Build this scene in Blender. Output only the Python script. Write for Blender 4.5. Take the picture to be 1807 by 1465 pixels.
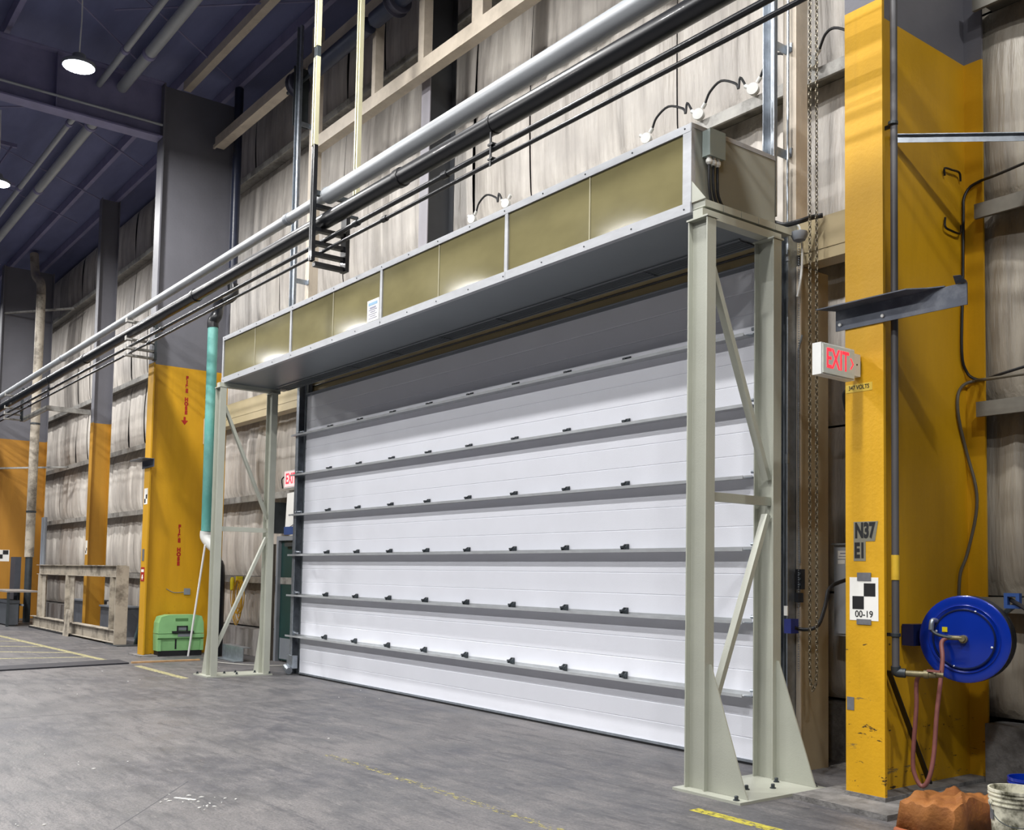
import bpy, math, random
from mathutils import Vector, Matrix
random.seed(7)
S = bpy.context.scene
C = S.collection
for o in list(bpy.data.objects): bpy.data.objects.remove(o)
PI = math.pi

# ---------------------------------------------------------------- camera
W_, H_ = 1807, 1465
F_, CX_, CY_, CAMZ = 1800.34, 903.5, 907.52, 1.6
YAW, PIT, ROL = -.91969, .060471, .017811
_f = Vector((math.sin(YAW)*math.cos(PIT), math.cos(YAW)*math.cos(PIT), math.sin(PIT)))
_r = Vector((math.cos(YAW), -math.sin(YAW), 0)); _u = _r.cross(_f)
_c, _s = math.cos(ROL), math.sin(ROL)
RGT = _c*_r + _s*_u; UPV = -_s*_r + _c*_u; FWD = _f
cd = bpy.data.cameras.new('camera'); cam = bpy.data.objects.new('camera', cd); C.objects.link(cam)
cd.sensor_fit = 'HORIZONTAL'; cd.sensor_width = 36; cd.lens = F_/W_*36
cd.shift_y = (CY_-H_/2)/W_; cd.clip_end = 300
cam.matrix_world = Matrix(((RGT.x, UPV.x, -FWD.x, 0), (RGT.y, UPV.y, -FWD.y, 0), (RGT.z, UPV.z, -FWD.z, CAMZ), (0, 0, 0, 1)))
S.camera = cam
# ---------------------------------------------------------------- world, exposure
wd = bpy.data.worlds.new('hall_air'); S.world = wd; wd.use_nodes = True
wd.node_tree.nodes['Background'].inputs[0].default_value = (.62, .70, .95, 1)
wd.node_tree.nodes['Background'].inputs[1].default_value = .035
S.view_settings.view_transform = 'Standard'; S.view_settings.look = 'None'
S.view_settings.exposure = 0.0; S.view_settings.gamma = 1; S.view_settings.use_curve_mapping = False
LAMP_W = 365.0

# survey helpers: a sight line from the camera met with a real plane of the hall
def PC(u, v):
    p = PX(u, v, -4.355)
    return p if p.y < 8.01 else PY(u, v, 8.015)
def _ray(u, v): return RGT*((u-CX_)/F_) - UPV*((v-CY_)/F_) + FWD
def PY(u, v, y): d = _ray(u, v); return Vector((0, 0, CAMZ)) + d*(y/d.y)
def PX(u, v, x): d = _ray(u, v); return Vector((0, 0, CAMZ)) + d*(x/d.x)
def PZ(u, v, z=0): d = _ray(u, v); return Vector((0, 0, CAMZ)) + d*((z-CAMZ)/d.z)

# ---------------------------------------------------------------- materials
def lin(h):
    h = h.lstrip('#'); v = [int(h[i:i+2], 16)/255 for i in (0, 2, 4)]
    return tuple(c/12.92 if c <= .04045 else ((c+.055)/1.055)**2.4 for c in v) + (1,)
class G:
    def __init__(s, name):
        s.m = bpy.data.materials.new(name); s.m.use_nodes = True; s.t = s.m.node_tree; s.b = s.t.nodes['Principled BSDF']
    def n(s, kind, **kw):
        x = s.t.nodes.new(kind)
        for k, v in kw.items(): setattr(x, k, v)
        return x
    def l(s, a, b): s.t.links.new(a, b)
    def pos(s, scale=(1, 1, 1)):
        g = s.n('ShaderNodeNewGeometry'); m = s.n('ShaderNodeMapping'); m.inputs['Scale'].default_value = scale
        s.l(g.outputs['Position'], m.inputs['Vector']); return m.outputs[0]
    def noise(s, scale, detail=4, vec=None, rough=.55):
        x = s.n('ShaderNodeTexNoise'); x.inputs['Scale'].default_value = scale; x.inputs['Detail'].default_value = detail
        x.inputs['Roughness'].default_value = rough
        if vec is not None: s.l(vec, x.inputs['Vector'])
        return x.outputs['Fac']
    def ramp(s, fac, stops):
        r = s.n('ShaderNodeValToRGB'); e = r.color_ramp.elements
        while len(e) < len(stops): e.new(.5)
        for i, (p, c) in enumerate(stops): e[i].position = p; e[i].color = c if len(c) == 4 else c+(1,)
        s.l(fac, r.inputs[0]); return r.outputs[0]
    def mix(s, fac, a, b, mode='MIX'):
        x = s.n('ShaderNodeMix', data_type='RGBA', blend_type=mode)
        if isinstance(fac, (int, float)): x.inputs[0].default_value = fac
        else: s.l(fac, x.inputs[0])
        for i, v in ((6, a), (7, b)):
            if isinstance(v, tuple): x.inputs[i].default_value = v
            else: s.l(v, x.inputs[i])
        return x.outputs[2]
    def math(s, op, a, b=None, clamp=False):
        x = s.n('ShaderNodeMath', operation=op, use_clamp=clamp)
        for i, v in ((0, a), (1, b)):
            if v is None: continue
            if isinstance(v, (int, float)): x.inputs[i].default_value = v
            else: s.l(v, x.inputs[i])
        return x.outputs[0]
    def z(s):
        g = s.n('ShaderNodeNewGeometry'); x = s.n('ShaderNodeSeparateXYZ'); s.l(g.outputs['Position'], x.inputs[0]); return x
    def bump(s, fac, dist, strength=1):
        b = s.n('ShaderNodeBump'); b.inputs['Distance'].default_value = dist; b.inputs['Strength'].default_value = strength
        s.l(fac, b.inputs['Height']); s.l(b.outputs[0], s.b.inputs['Normal'])
def mul(c, k): return tuple(min(1, x*k) for x in c[:3]) + (1,)
MT = {}
def mat(name, hexc, rough=.6, metal=0, var=.12, scale=5, stretch=(1, 1, 1), bump=0, bscale=60, dirt=None, dirt_amt=.5, coat=0, spec=.5):
    if name in MT: return MT[name]
    g = G(name); c = lin(hexc); vec = g.pos(stretch)
    f = g.noise(scale, 5, vec)
    col = g.ramp(f, [(.3, mul(c, 1-var)), (.7, mul(c, 1+var))])
    if dirt:
        d = g.noise(scale*.6, 8, g.pos(stretch), .7)
        col = g.mix(g.ramp(d, [(.47, (0, 0, 0)), (.63, (dirt_amt,)*3)]), col, lin(dirt))
    g.l(col, g.b.inputs['Base Color'])
    g.b.inputs['Roughness'].default_value = rough; g.b.inputs['Metallic'].default_value = metal
    g.b.inputs['Coat Weight'].default_value = coat; g.b.inputs['Specular IOR Level'].default_value = spec
    if bump: g.bump(g.noise(bscale, 3, g.pos(stretch)), bump)
    MT[name] = g.m; return g.m
def emis(name, hexc, s):
    g = G(name); g.b.inputs['Base Color'].default_value = lin(hexc); g.b.inputs['Emission Color'].default_value = lin(hexc)
    g.b.inputs['Emission Strength'].default_value = s; MT[name] = g.m; return g.m

def paint_col(name, zline, yellow='#d29f10', grey='#6d6d74', wear=1.0):
    g = G(name); p = g.z(); pos = g.pos()
    n1 = g.noise(3, 5, g.pos((1, 1, .25)))
    ye = g.ramp(n1, [(.3, mul(lin(yellow), .9)), (.7, mul(lin(yellow), 1.08))])
    run = g.noise(14, 6, g.pos((1, 1, .05)), .65)                       # paint runs
    ye = g.mix(g.ramp(run, [(.55, (0, 0, 0)), (.8, (.35,)*3)]), ye, mul(lin(yellow), .72))
    # chips and scuffs get denser towards the floor
    hz = g.math('MULTIPLY', g.math('SUBTRACT', 1.7, p.outputs[2]), .085*wear)
    ch = g.math('GREATER_THAN', g.math('ADD', g.noise(15, 9, g.pos((.4, .4, 1.3)), .7), g.math('MAXIMUM', hz, -.05)), .71)
    ye = g.mix(ch, ye, lin('#3a2c18'))
    sc = g.math('GREATER_THAN', g.math('ADD', g.noise(5, 9, g.pos((.5, .5, 2.6)), .75), g.math('MAXIMUM', hz, -.05)), .715)
    ye = g.mix(sc, ye, lin('#8a7038'))
    gr = g.ramp(g.noise(2, 4, pos), [(.3, mul(lin(grey), .93)), (.7, mul(lin(grey), 1.05))])
    up = g.math('GREATER_THAN', p.outputs[2], zline)
    g.l(g.mix(up, ye, gr), g.b.inputs['Base Color']); g.b.inputs['Roughness'].default_value = .5
    g.bump(g.noise(30, 4, pos), .002)
    return g.m

def insul_mat(k=1):
    g = G('insulation_facing')
    a = g.noise(7, 6, g.pos((1, 1, .06)), .6); b = g.noise(1.2, 4, g.pos())
    c = g.ramp(a, [(.25, lin('#8b857d')), (.44, lin('#cac3ba')), (.72, lin('#ebe5db'))])
    c = g.mix(g.ramp(b, [(.35, (0, 0, 0)), (.7, (.55,)*3)]), c, lin('#96908c'))
    d = g.noise(9, 8, g.pos((1, 1, .12)), .75)
    c = g.mix(g.ramp(d, [(.62, (0, 0, 0)), (.8, (.8,)*3)]), c, lin('#4f4a46'))
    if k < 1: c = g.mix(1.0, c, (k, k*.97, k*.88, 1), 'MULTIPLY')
    g.l(c, g.b.inputs['Base Color']); g.b.inputs['Roughness'].default_value = .45
    g.bump(g.noise(11, 5, g.pos((1, 1, .09))), .03); return g.m

def floor_mat():
    g = G('concrete_floor')
    big = g.noise(.5, 6, g.pos(), .6); mid = g.noise(2.2, 10, g.pos((1, 1.5, 1)), .75); fine = g.noise(70, 5, g.pos((.5, 1.2, 1)), .7)
    c = g.ramp(big, [(.4, lin('#505055')), (.5, lin('#605f60')), (.6, lin('#706d6d'))])
    c = g.mix(g.ramp(mid, [(.45, (0, 0, 0)), (.62, (.7,)*3)]), c, lin('#7d7978'))
    st = g.noise(5, 12, g.pos((.3, 1.5, 1)), .8)
    c = g.mix(g.ramp(st, [(.5, (0, 0, 0)), (.6, (.8,)*3)]), c, lin('#46464a'))
    c = g.mix(g.ramp(g.noise(12, 12, g.pos((.25, 1.3, 1)), .82), [(.55, (0, 0, 0)), (.64, (.7,)*3)]), c, lin('#8f8b88'))
    c = g.mix(g.ramp(fine, [(.4, (.55,)*3), (.56, (0, 0, 0))]), c, lin('#3f3f43'))
    # tyre arcs swinging towards the door
    vs = g.n('ShaderNodeVectorMath', operation='DISTANCE'); gp = g.n('ShaderNodeNewGeometry'); g.l(gp.outputs['Position'], vs.inputs[0]); vs.inputs[1].default_value = (-16.5, -1.5, 0)
    rr_ = g.math('ABSOLUTE', g.math('SUBTRACT', g.math('FRACT', g.math('MULTIPLY', vs.outputs['Value'], .42)), .5))
    arc = g.math('MULTIPLY', g.ramp(rr_, [(.05, (1, 1, 1)), (.11, (0, 0, 0))]), g.ramp(g.noise(.7, 4, g.pos()), [(.45, (0, 0, 0)), (.65, (.4,)*3)]))
    c = g.mix(arc, c, lin('#48474a'))
    g.l(c, g.b.inputs['Base Color'])
    r = g.ramp(mid, [(.3, (.42,)*3), (.7, (.62,)*3)]); g.l(r, g.b.inputs['Roughness'])
    g.bump(g.noise(25, 6, g.pos()), .004); return g.m

def worn_paint(name, hexc, keep):
    g = G(name); c = lin(hexc)
    col = g.ramp(g.noise(10, 4, g.pos()), [(.3, mul(c, .8)), (.7, mul(c, 1.1))])
    g.l(col, g.b.inputs['Base Color']); g.b.inputs['Roughness'].default_value = .6
    tr = g.n('ShaderNodeBsdfTransparent'); mx = g.n('ShaderNodeMixShader')
    f = g.math('GREATER_THAN', g.noise(16, 9, g.pos((1, 2.0, 1)), .75), 1-keep)
    g.l(f, mx.inputs[0]); g.l(tr.outputs[0], mx.inputs[1]); g.l(g.b.outputs[0], mx.inputs[2])
    g.l(mx.outputs[0], g.t.nodes['Material Output'].inputs[0]); return g.m

def screen_mat():
    g = G('olive_screen'); c = lin('#7d7654')
    w = g.n('ShaderNodeTexWave', wave_type='BANDS', bands_direction='X'); w.inputs['Scale'].default_value = 35
    g.l(g.pos(), w.inputs['Vector'])
    n = g.noise(1.5, 3, g.pos((1, 1, 2)))
    c1 = g.ramp(n, [(.3, mul(c, .86)), (.7, mul(c, 1.12))])
    g.l(g.mix(g.math('MULTIPLY', w.outputs['Fac'], .18), c1, mul(c, .72)), g.b.inputs['Base Color'])
    g.b.inputs['Roughness'].default_value = .09; g.b.inputs['Specular IOR Level'].default_value = .12
    return g.m

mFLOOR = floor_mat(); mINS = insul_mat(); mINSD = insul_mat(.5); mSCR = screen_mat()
mDOOR = mat('white_door_skin', '#eceef6', .38, 0, .02, 2, bump=.0012, bscale=220)
mPOST = mat('stone_grey_paint', '#a9ab9f', .42, 0, .05, 3, bump=.001, bscale=90)
mALU = mat('bright_aluminium', '#a0a2a6', .42, .35, .08, 6, stretch=(1, 1, 3))
mBOXE = mat('grey_sheet_steel', '#85857b', .42, 0, .04, 2)
mBOXB = mat('dark_grey_sheet', '#70767a', .38, .1, .04, 1)
mGALV = mat('galvanised_steel', '#a3aab2', .36, .75, .18, 14)
mGIRT = mat('girt_steel', '#9a9893', .5, .15, .2, 6, stretch=(1, 1, 1), dirt='#4a4642', dirt_amt=.6)
mDARK = mat('dark_steel', '#3f4549', .45, .35, .2, 6)
mBLACK = mat('black_paint', '#0f1116', .35, 0, .2, 5, coat=.1)
mRUB = mat('black_rubber', '#15161a', .55, 0, .2, 9)
mCREAM = mat('cream_steel', '#cbbfae', .5, 0, .07, 3, dirt='#8f8474', dirt_amt=.35)
mBEIGE = mat('beige_paint', '#b4a583', .5, 0, .06, 3)
mBROWN = mat('taupe_jamb', '#a79a80', .5, 0, .08, 4)
mWPIPE = mat('grey_white_pipe', '#a3a7ab', .4, .1, .08, 2)
mWHITE = mat('white_plastic', '#dedfdc', .4, 0, .05, 8)
mNAVY = mat('roof_deck_paint', '#666b90', .75, 0, .12, .8, stretch=(1, 4, 1))
mROOFS = mat('roof_steel', '#7f7d9e', .6, 0, .12, 3)
mGREYP = mat('grey_column_paint', '#6d6d74', .5, 0, .05, 2)
mDKGREY = mat('charcoal_column', '#3c3e42', .5, 0, .1, 3)
mLILAC = mat('pale_grey_flange', '#9c98a0', .5, 0, .06, 3)
mTEAL = mat('teal_pipe', '#5fa59d', .4, 0, .14, 3, stretch=(1, 1, .6), dirt='#8cc8c0', dirt_amt=.5)
mBLUE = mat('blue_enamel', '#0a2f9c', .22, .1, .06, 3, coat=.4)
mBLUE2 = mat('faded_blue', '#2f4d86', .4, 0, .1, 5)
mHOSE = mat('dusty_red_hose', '#84514c', .55, 0, .15, 14)
mBRASS = mat('worn_brass', '#7f7659', .45, .4, .2, 20)
mCONC = mat('rough_concrete', '#7a7876', .85, 0, .22, 7, bump=.012, bscale=22, dirt='#4e4c4a', dirt_amt=.7)
mTARP = mat('orange_tarp', '#96602f', .55, 0, .15, 6, bump=.006, bscale=28, dirt='#7a4526', dirt_amt=.5)
mBUCK = mat('dirty_white_plastic', '#d6d3bf', .45, 0, .08, 9, dirt='#4f4d3c', dirt_amt=1)
mSTICK = mat('white_paper', '#ecebe6', .6, 0, .03, 9)
mTAPE = mat('duct_tape', '#77787d', .4, .25, .15, 20)
mINK = mat('black_ink', '#17171a', .5, 0, .05, 9)
mRED = mat('red_print', '#a01c14', .5, 0, .1, 9)
mGREEN = mat('green_plastic', '#8cc083', .42, 0, .06, 5)
mDKGRN = mat('dark_green_door', '#173a38', .5, 0, .12, 3)
mYCORD = mat('yellow_cord', '#cfa02c', .5, 0, .12, 9)
mYPLUG = mat('yellow_plug', '#d9c51e', .4, 0, .05, 9)
mELEC = mat('electrical_grey', '#83888f', .4, 0, .04, 3)
mTEALG = mat('pale_green_grey_box', '#8f9a96', .4, 0, .04, 3)
mRACK = mat('dirty_cream_steel', '#b3aa9b', .55, 0, .1, 4, dirt='#4e463c', dirt_amt=.75)
mSLATE = mat('slate_sheet', '#3a4a4c', .5, 0, .15, 3)
mSHELF = mat('blue_grey_angle', '#565b66', .42, .35, .15, 7, dirt='#7b7e85', dirt_amt=.5)
mWOOD = mat('bare_wood', '#b9946a', .7, 0, .18, 9)
mEXITR = emis('lit_red_letters', '#ff2a3a', 1.6)
mLENS = emis('lamp_lens', '#f4f6ff', 40)
mYLINE = worn_paint('worn_yellow_line', '#bdb243', .53)
mYLINE2 = worn_paint('faded_yellow_line', '#b3aa66', .44)
mYLINE3 = worn_paint('far_yellow_line', '#b3ac80', .53)
mBROWNV = mat('brown_vinyl', '#5c554c', .5, 0, .2, 5, stretch=(1, 1, .2))

# ---------------------------------------------------------------- geometry helpers
class MB:
    def __init__(s): s.v = []; s.f = []
    def add(s, vs, fs):
        k = len(s.v); s.v += [Vector(p) for p in vs]; s.f += [tuple(i+k for i in q) for q in fs]; return s
    def box(s, x0, x1, y0, y1, z0, z1):
        x0, x1 = min(x0, x1), max(x0, x1); y0, y1 = min(y0, y1), max(y0, y1); z0, z1 = min(z0, z1), max(z0, z1)
        return s.add([(x0, y0, z0), (x1, y0, z0), (x1, y1, z0), (x0, y1, z0), (x0, y0, z1), (x1, y0, z1), (x1, y1, z1), (x0, y1, z1)],
                     [(0, 3, 2, 1), (4, 5, 6, 7), (0, 1, 5, 4), (1, 2, 6, 5), (2, 3, 7, 6), (3, 0, 4, 7)])
    def prism(s, poly, d):
        """closed polygon (3-D points) pushed along d"""
        n = len(poly); d = Vector(d); a = [Vector(p) for p in poly]
        nrm = sum(((a[i]-a[0]).cross(a[i+1]-a[0]) for i in range(1, n-1)), Vector())
        if nrm.dot(d) > 0: a = a[::-1]
        return s.add(a + [p+d for p in a], [tuple(range(n)), tuple(range(2*n-1, n-1, -1))] + [(i, i+n, (i+1) % n+n, (i+1) % n) for i in range(n)])
    def bar(s, p0, p1, w, h, up=(0, 0, 1)):
        p0, p1 = Vector(p0), Vector(p1); d = (p1-p0).normalized(); up = Vector(up)
        if abs(d.dot(up)) > .98: up = Vector((0, 1, 0))
        a = d.cross(up).normalized(); b = a.cross(d)
        q = [p0+a*w/2*i+b*h/2*j for i, j in ((-1, -1), (1, -1), (1, 1), (-1, 1))]
        return s.prism(q, p1-p0)
    def ring(s, c, axis, r, n, ref=None):
        axis = Vector(axis).normalized(); ref = Vector(ref) if ref else (Vector((0, 0, 1)) if abs(axis.z) < .9 else Vector((1, 0, 0)))
        a = axis.cross(ref).normalized(); b = axis.cross(a)
        return [Vector(c)+(a*math.cos(2*PI*i/n)+b*math.sin(2*PI*i/n))*r for i in range(n)]
    def lathe(s, base, axis, prof, n=20, caps=True):
        """prof: list of (distance along the axis, radius)"""
        axis = Vector(axis).normalized(); base = Vector(base); vs = []
        for t, r in prof: vs += s.ring(base+axis*t, axis, max(r, 1e-4), n)
        m = len(prof); fs = [(j*n+i, (j+1)*n+i, (j+1)*n+(i+1) % n, j*n+(i+1) % n) for j in range(m-1) for i in range(n)]
        if caps: fs += [tuple(range(n)), tuple((m-1)*n+i for i in range(n-1, -1, -1))]
        return s.add(vs, fs)
    def cyl(s, p0, p1, r, n=14, r1=None):
        p0, p1 = Vector(p0), Vector(p1); return s.lathe(p0, p1-p0, [(0, r), ((p1-p0).length, r if r1 is None else r1)], n)
    def tube(s, pts, r, n=8, smooth=4, caps=True):
        P = [Vector(p) for p in pts]
        if smooth > 1 and len(P) > 2:
            Q = []
            for i in range(len(P)-1):
                a, b, c, d = P[max(i-1, 0)], P[i], P[i+1], P[min(i+2, len(P)-1)]
                for k in range(smooth):
                    t = k/smooth
                    Q.append(.5*((2*b)+(c-a)*t+(2*a-5*b+4*c-d)*t*t+(3*b-a-3*c+d)*t**3))
            P = Q+[P[-1]]
        vs = []; ref = None; m = len(P)
        for i, p in enumerate(P):
            t = (P[min(i+1, m-1)]-P[max(i-1, 0)]).normalized()
            if ref is None: ref = Vector((0, 0, 1)) if abs(t.z) < .9 else Vector((1, 0, 0))
            a = t.cross(ref).normalized(); b = t.cross(a); ref = -b if b.dot(ref) < 0 else b
            a = t.cross(ref).normalized(); b = t.cross(a)
            vs += [p+(a*math.cos(2*PI*k/n)+b*math.sin(2*PI*k/n))*r for k in range(n)]
        fs = [(j*n+i, j*n+(i+1) % n, (j+1)*n+(i+1) % n, (j+1)*n+i) for j in range(m-1) for i in range(n)]
        if caps: fs += [tuple(range(n-1, -1, -1)), tuple((m-1)*n+i for i in range(n))]
        return s.add(vs, fs)
    def ibeam(s, x0, x1, y0, y1, z0, z1, tf, tw):
        """upright I: flanges square to X, web along X"""
        yc = (y0+y1)/2
        s.box(x0, x0+tf, y0, y1, z0, z1); s.box(x1-tf, x1, y0, y1, z0, z1); return s.box(x0+tf, x1-tf, yc-tw/2, yc+tw/2, z0, z1)

ORI = {}
def link(o, parent, org):
    C.objects.link(o); ORI[o.name] = Vector(org)
    if parent: o.parent = parent; o.location = Vector(org)-ORI[parent.name]
    else: o.location = org
def obj(name, mb, m, parent=None, label=None, cat=None, group=None, kind=None, smooth=False, org=None):
    if org is None:
        xs = [p.x for p in mb.v]; ys = [p.y for p in mb.v]; zs = [p.z for p in mb.v]
        org = ((min(xs)+max(xs))/2, (min(ys)+max(ys))/2, min(zs))
    org = Vector(org); me = bpy.data.meshes.new(name); me.from_pydata([tuple(p-org) for p in mb.v], [], mb.f); me.validate()
    me.materials.append(m)
    if smooth:
        me.polygons.foreach_set('use_smooth', [True]*len(me.polygons)); me.set_sharp_from_angle(angle=math.radians(38))
    o = bpy.data.objects.new(name, me); link(o, parent, org)
    tag(o, label, cat, group, kind); return o
def tag(o, label=None, cat=None, group=None, kind=None):
    for k, v in (('label', label), ('category', cat), ('group', group), ('kind', kind)):
        if v: o[k] = v
def thing(name, label, cat, loc, group=None, kind=None):
    o = bpy.data.objects.new(name, None); o.empty_display_size = .1; link(o, None, loc); tag(o, label, cat, group, kind); return o
def copy_part(o, parent, delta):
    c = o.copy(); C.objects.link(c); org = ORI[o.name]+Vector(delta); ORI[c.name] = org
    c.parent = parent; c.location = org-(ORI[parent.name] if parent else Vector()); return c
def part_at(name, me, parent, loc, rot=None):
    o = bpy.data.objects.new(name, me); link(o, parent, loc)
    if rot: o.rotation_euler = rot
    return o
def text(name, body, size, loc, right, up, m, parent, sx=1, bold=0, align='CENTER', depth=.0015, spacing=1, line=1):
    c = bpy.data.curves.new('lettering', 'FONT'); c.body = body; c.size = size; c.align_x = align; c.align_y = 'CENTER'
    c.offset = bold; c.extrude = depth/2; c.space_character = spacing; c.space_line = line
    t = bpy.data.objects.new('tmp', c); C.objects.link(t); dg = bpy.context.evaluated_depsgraph_get(); dg.update()
    me = bpy.data.meshes.new_from_object(t.evaluated_get(dg)); bpy.data.objects.remove(t); me.materials.clear(); me.materials.append(m)
    r = Vector(right).normalized(); u = Vector(up).normalized(); n = r.cross(u)
    o = bpy.data.objects.new(name, me); C.objects.link(o); ORI[o.name] = Vector(loc)
    M = Matrix(((r.x*sx, u.x, n.x, 0), (r.y*sx, u.y, n.y, 0), (r.z*sx, u.z, n.z, 0), (0, 0, 0, 1)))
    me.transform(M); o.location = Vector(loc)-(ORI[parent.name] if parent else Vector())
    if parent: o.parent = parent
    return o

# ================================================================ SETTING
fl = obj('floor', MB().box(-46, 14, -26, 8.3, -.12, 0), mFLOOR, kind='structure', org=(-16, -9, 0))
for a, b, w in (((PZ(0, 1268)), (PZ(470, 1240)), .012), ((PZ(200, 1465)), (PZ(300, 1400)), .010)):
    d = (b-a); a2 = a-d*.6; b2 = b+d*.4
    obj('floor_joint', MB().bar((a2.x, a2.y, .0004), (b2.x, b2.y, .0004), w*.6, .0008), mat('joint_filler', '#4a4a4e', .8), fl)
def line(x0, y0, x1, y1, w, m, z=.0015):
    obj('painted_line', MB().bar((x0, y0, z-.0007), (x1, y1, z-.0007), w, .0012), m, fl)
line(-8.2, 4.25, -4.1, 4.24, .085, mYLINE2); line(-4.95, 5.41, -3.2, 5.42, .10, mYLINE)
line(-17.3, 5.43, -15.0, 5.41, .12, mYLINE3); line(-26.5, 5.0, -18.7, 5.27, .13, mYLINE3)
for k in range(5): line(-20.5-1.75*k, 5.18-.02*k, -21.6-1.75*k, 3.6-.3*k, .12, mYLINE3, .0012)
line(-19.4, 5.2, -19.9, 2.2, .12, mYLINE3, .0012)

# back wall: sheet behind, blankets between the girts, curb
wb = obj('wall_back', MB().box(-46, 2, 8.32, 8.45, 0, 11.4), mDARK, kind='structure', org=(-16, 8.4, 0))
LEV = [.52, 1.5, 3.06, 4.68, 6.42, 9.6, 11.2]
def pillow(w, h, seed, m=None):
    r = random.Random(seed); nx, nz = 9, 12; vs = []; amp = .10+.03*r.random()
    ph = [r.uniform(0, 6) for _ in range(4)]
    for j in range(nz+1):
        for i in range(nx+1):
            u, t = i/nx, j/nz
            edge = (4*u*(1-u))**.35 if 0 < u < 1 else 0
            vert = (math.sin(PI*min(1, max(0, t)))**.45 if 0 < t < 1 else 0)
            sag = 1+.35*(.5-t)
            y = -amp*vert*(.55+.45*edge)*sag + .02*math.sin(5*u*PI+ph[0]+1.2*t)*vert+.014*math.sin(11*u*PI+ph[1]-2*t)*vert
            vs.append(((u-.5)*w, y, t*h))
    fs = [(j*(nx+1)+i, j*(nx+1)+i+1, (j+1)*(nx+1)+i+1, (j+1)*(nx+1)+i) for j in range(nz) for i in range(nx)]
    me = bpy.data.meshes.new('insulation_panel'); me.from_pydata(vs, [], fs); me.materials.append(m or mINS)
    me.polygons.foreach_set('use_smooth', [True]*len(me.polygons)); return me
PW = 1.31
variants = {}
for lv in range(len(LEV)-1):
    z0, z1 = LEV[lv], LEV[lv+1]
    variants[lv] = [pillow(PW-.012, z1-z0-.02, 10*lv+k) for k in range(4)]
    for i in range(0, 30):
        xc = -2.56-PW*i-.65
        if lv < 3 and -14.6 < xc < -6.3: continue                # the door opening
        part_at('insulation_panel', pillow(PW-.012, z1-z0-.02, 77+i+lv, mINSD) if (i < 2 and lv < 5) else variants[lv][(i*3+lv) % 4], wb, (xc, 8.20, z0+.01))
for z in LEV[1:6]:
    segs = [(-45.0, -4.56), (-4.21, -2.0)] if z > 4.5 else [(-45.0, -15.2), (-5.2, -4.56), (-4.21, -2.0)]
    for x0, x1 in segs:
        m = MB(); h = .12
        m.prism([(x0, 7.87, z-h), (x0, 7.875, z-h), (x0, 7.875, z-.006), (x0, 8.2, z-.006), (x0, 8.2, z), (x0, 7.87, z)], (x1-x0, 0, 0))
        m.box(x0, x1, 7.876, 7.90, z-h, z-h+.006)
        obj('girt', m, mGIRT if x0 != -4.21 else mat('dark_girt', '#6d6a62', .6, .1, .2, 6), wb)  # darker steel tone on the segments right of the near column
obj('curb', MB().box(-45, -15.1, 7.94, 8.31, 0, .5), mat('curb_concrete', '#a19d9b', .85, 0, .15, 4, stretch=(1, 1, .3), dirt='#66625f', dirt_amt=.7), wb); obj('curb', MB().box(-6.2, -4.56, 7.96, 8.31, 0, .5), mCONC, wb); obj('curb', MB().box(-4.21, -2, 7.96, 8.31, 0, .5), mCONC, wb)

# roof: deck, purlins, rods, joists
ce = obj('ceiling', MB().box(-46, 14, -26, 8.45, 11.32, 11.4), mNAVY, kind='structure', org=(-16, -9, 11.32))
for y in (7.45, 6.55, 5.7, 3.4, 2.3, .8, -.7, -2.2):
    obj('purlin', MB().box(-45, 2, y-.045, y+.045, 11.08, 11.31), mROOFS, ce)
obj('purlin', MB().box(-19.3, -4.4, 6.5, 6.64, 10.9, 11.07), mCREAM, ce)
for a, b in (((-24, 7.2, 11.05), (-20, 2.4, 11.05)), ((-20, 7.2, 11.05), (-24, 2.4, 11.05)), ((-18.6, 7.2, 11.05), (-14.8, 2.4, 11.05)), ((-17.2, 4.6, 10.9), (-15, 7.3, 11.05)),
             ((-27, 7.2, 11.05), (-24, 3, 11.05)), ((-29, 7, 11.0), (-26, 3, 11.0)), ((-19, 5.6, 11), (-16, 2.6, 11))):
    obj('bracing_rod', MB().cyl(a, b, .014, 6), mROOFS, ce)
for xj in (-24.6, -28.2, -31.6):
    m = MB(); m.box(xj-.04, xj+.04, -14, 4.6, 10.98, 11.06); m.box(xj-.04, xj+.04, -14, 4.6, 10.1, 10.17)
    k = 0; y = 4.5
    while y > -13: m.cyl((xj, y, 10.15 if k % 2 else 11.0), (xj, y-.42, 11.0 if k % 2 else 10.15), .022, 6); y -= .42; k += 1
    obj('joist', m, mROOFS, ce)

# ================================================================ COLUMNS
def column(name, label, x0, x1, xw, y0, y1, m, ztop=10.9, base=0):
    t = thing(name, label, 'column', ((x0+x1)/2, (y0+y1)/2, base), group='frame columns')
    obj('front_flange', MB().box(x0, x1, y0, y0+.028, base, ztop), m, t)
    obj('web', MB().box(xw-.008, xw+.008, y0+.028, y1-.024, base, ztop), m, t)
    obj('rear_flange', MB().box(x0, x1, y1-.024, y1, base, ztop), m, t)
    obj('base_plate', MB().box(x0-.006, x1+.006, y0-.008, y1+.0, base-.03 if base > .03 else 0, base), mCONC, t)
    return t
cN = column('steel_column', 'yellow steel column with grey top behind the blue hose reel, nearest the camera', -4.545, -4.225, -4.385, 6.6, 8.06, paint_col('near_column_paint', 5.96, wear=.72), 10.9, .07)
cF = column('steel_column', 'yellow and grey steel column lettered FIRE HOSE behind the green case', -19.51, -19.2, -19.355, 6.11, 7.56, paint_col('far_column_paint', 5.49, '#c9960f', wear=.55), 10.9, .02)
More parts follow.
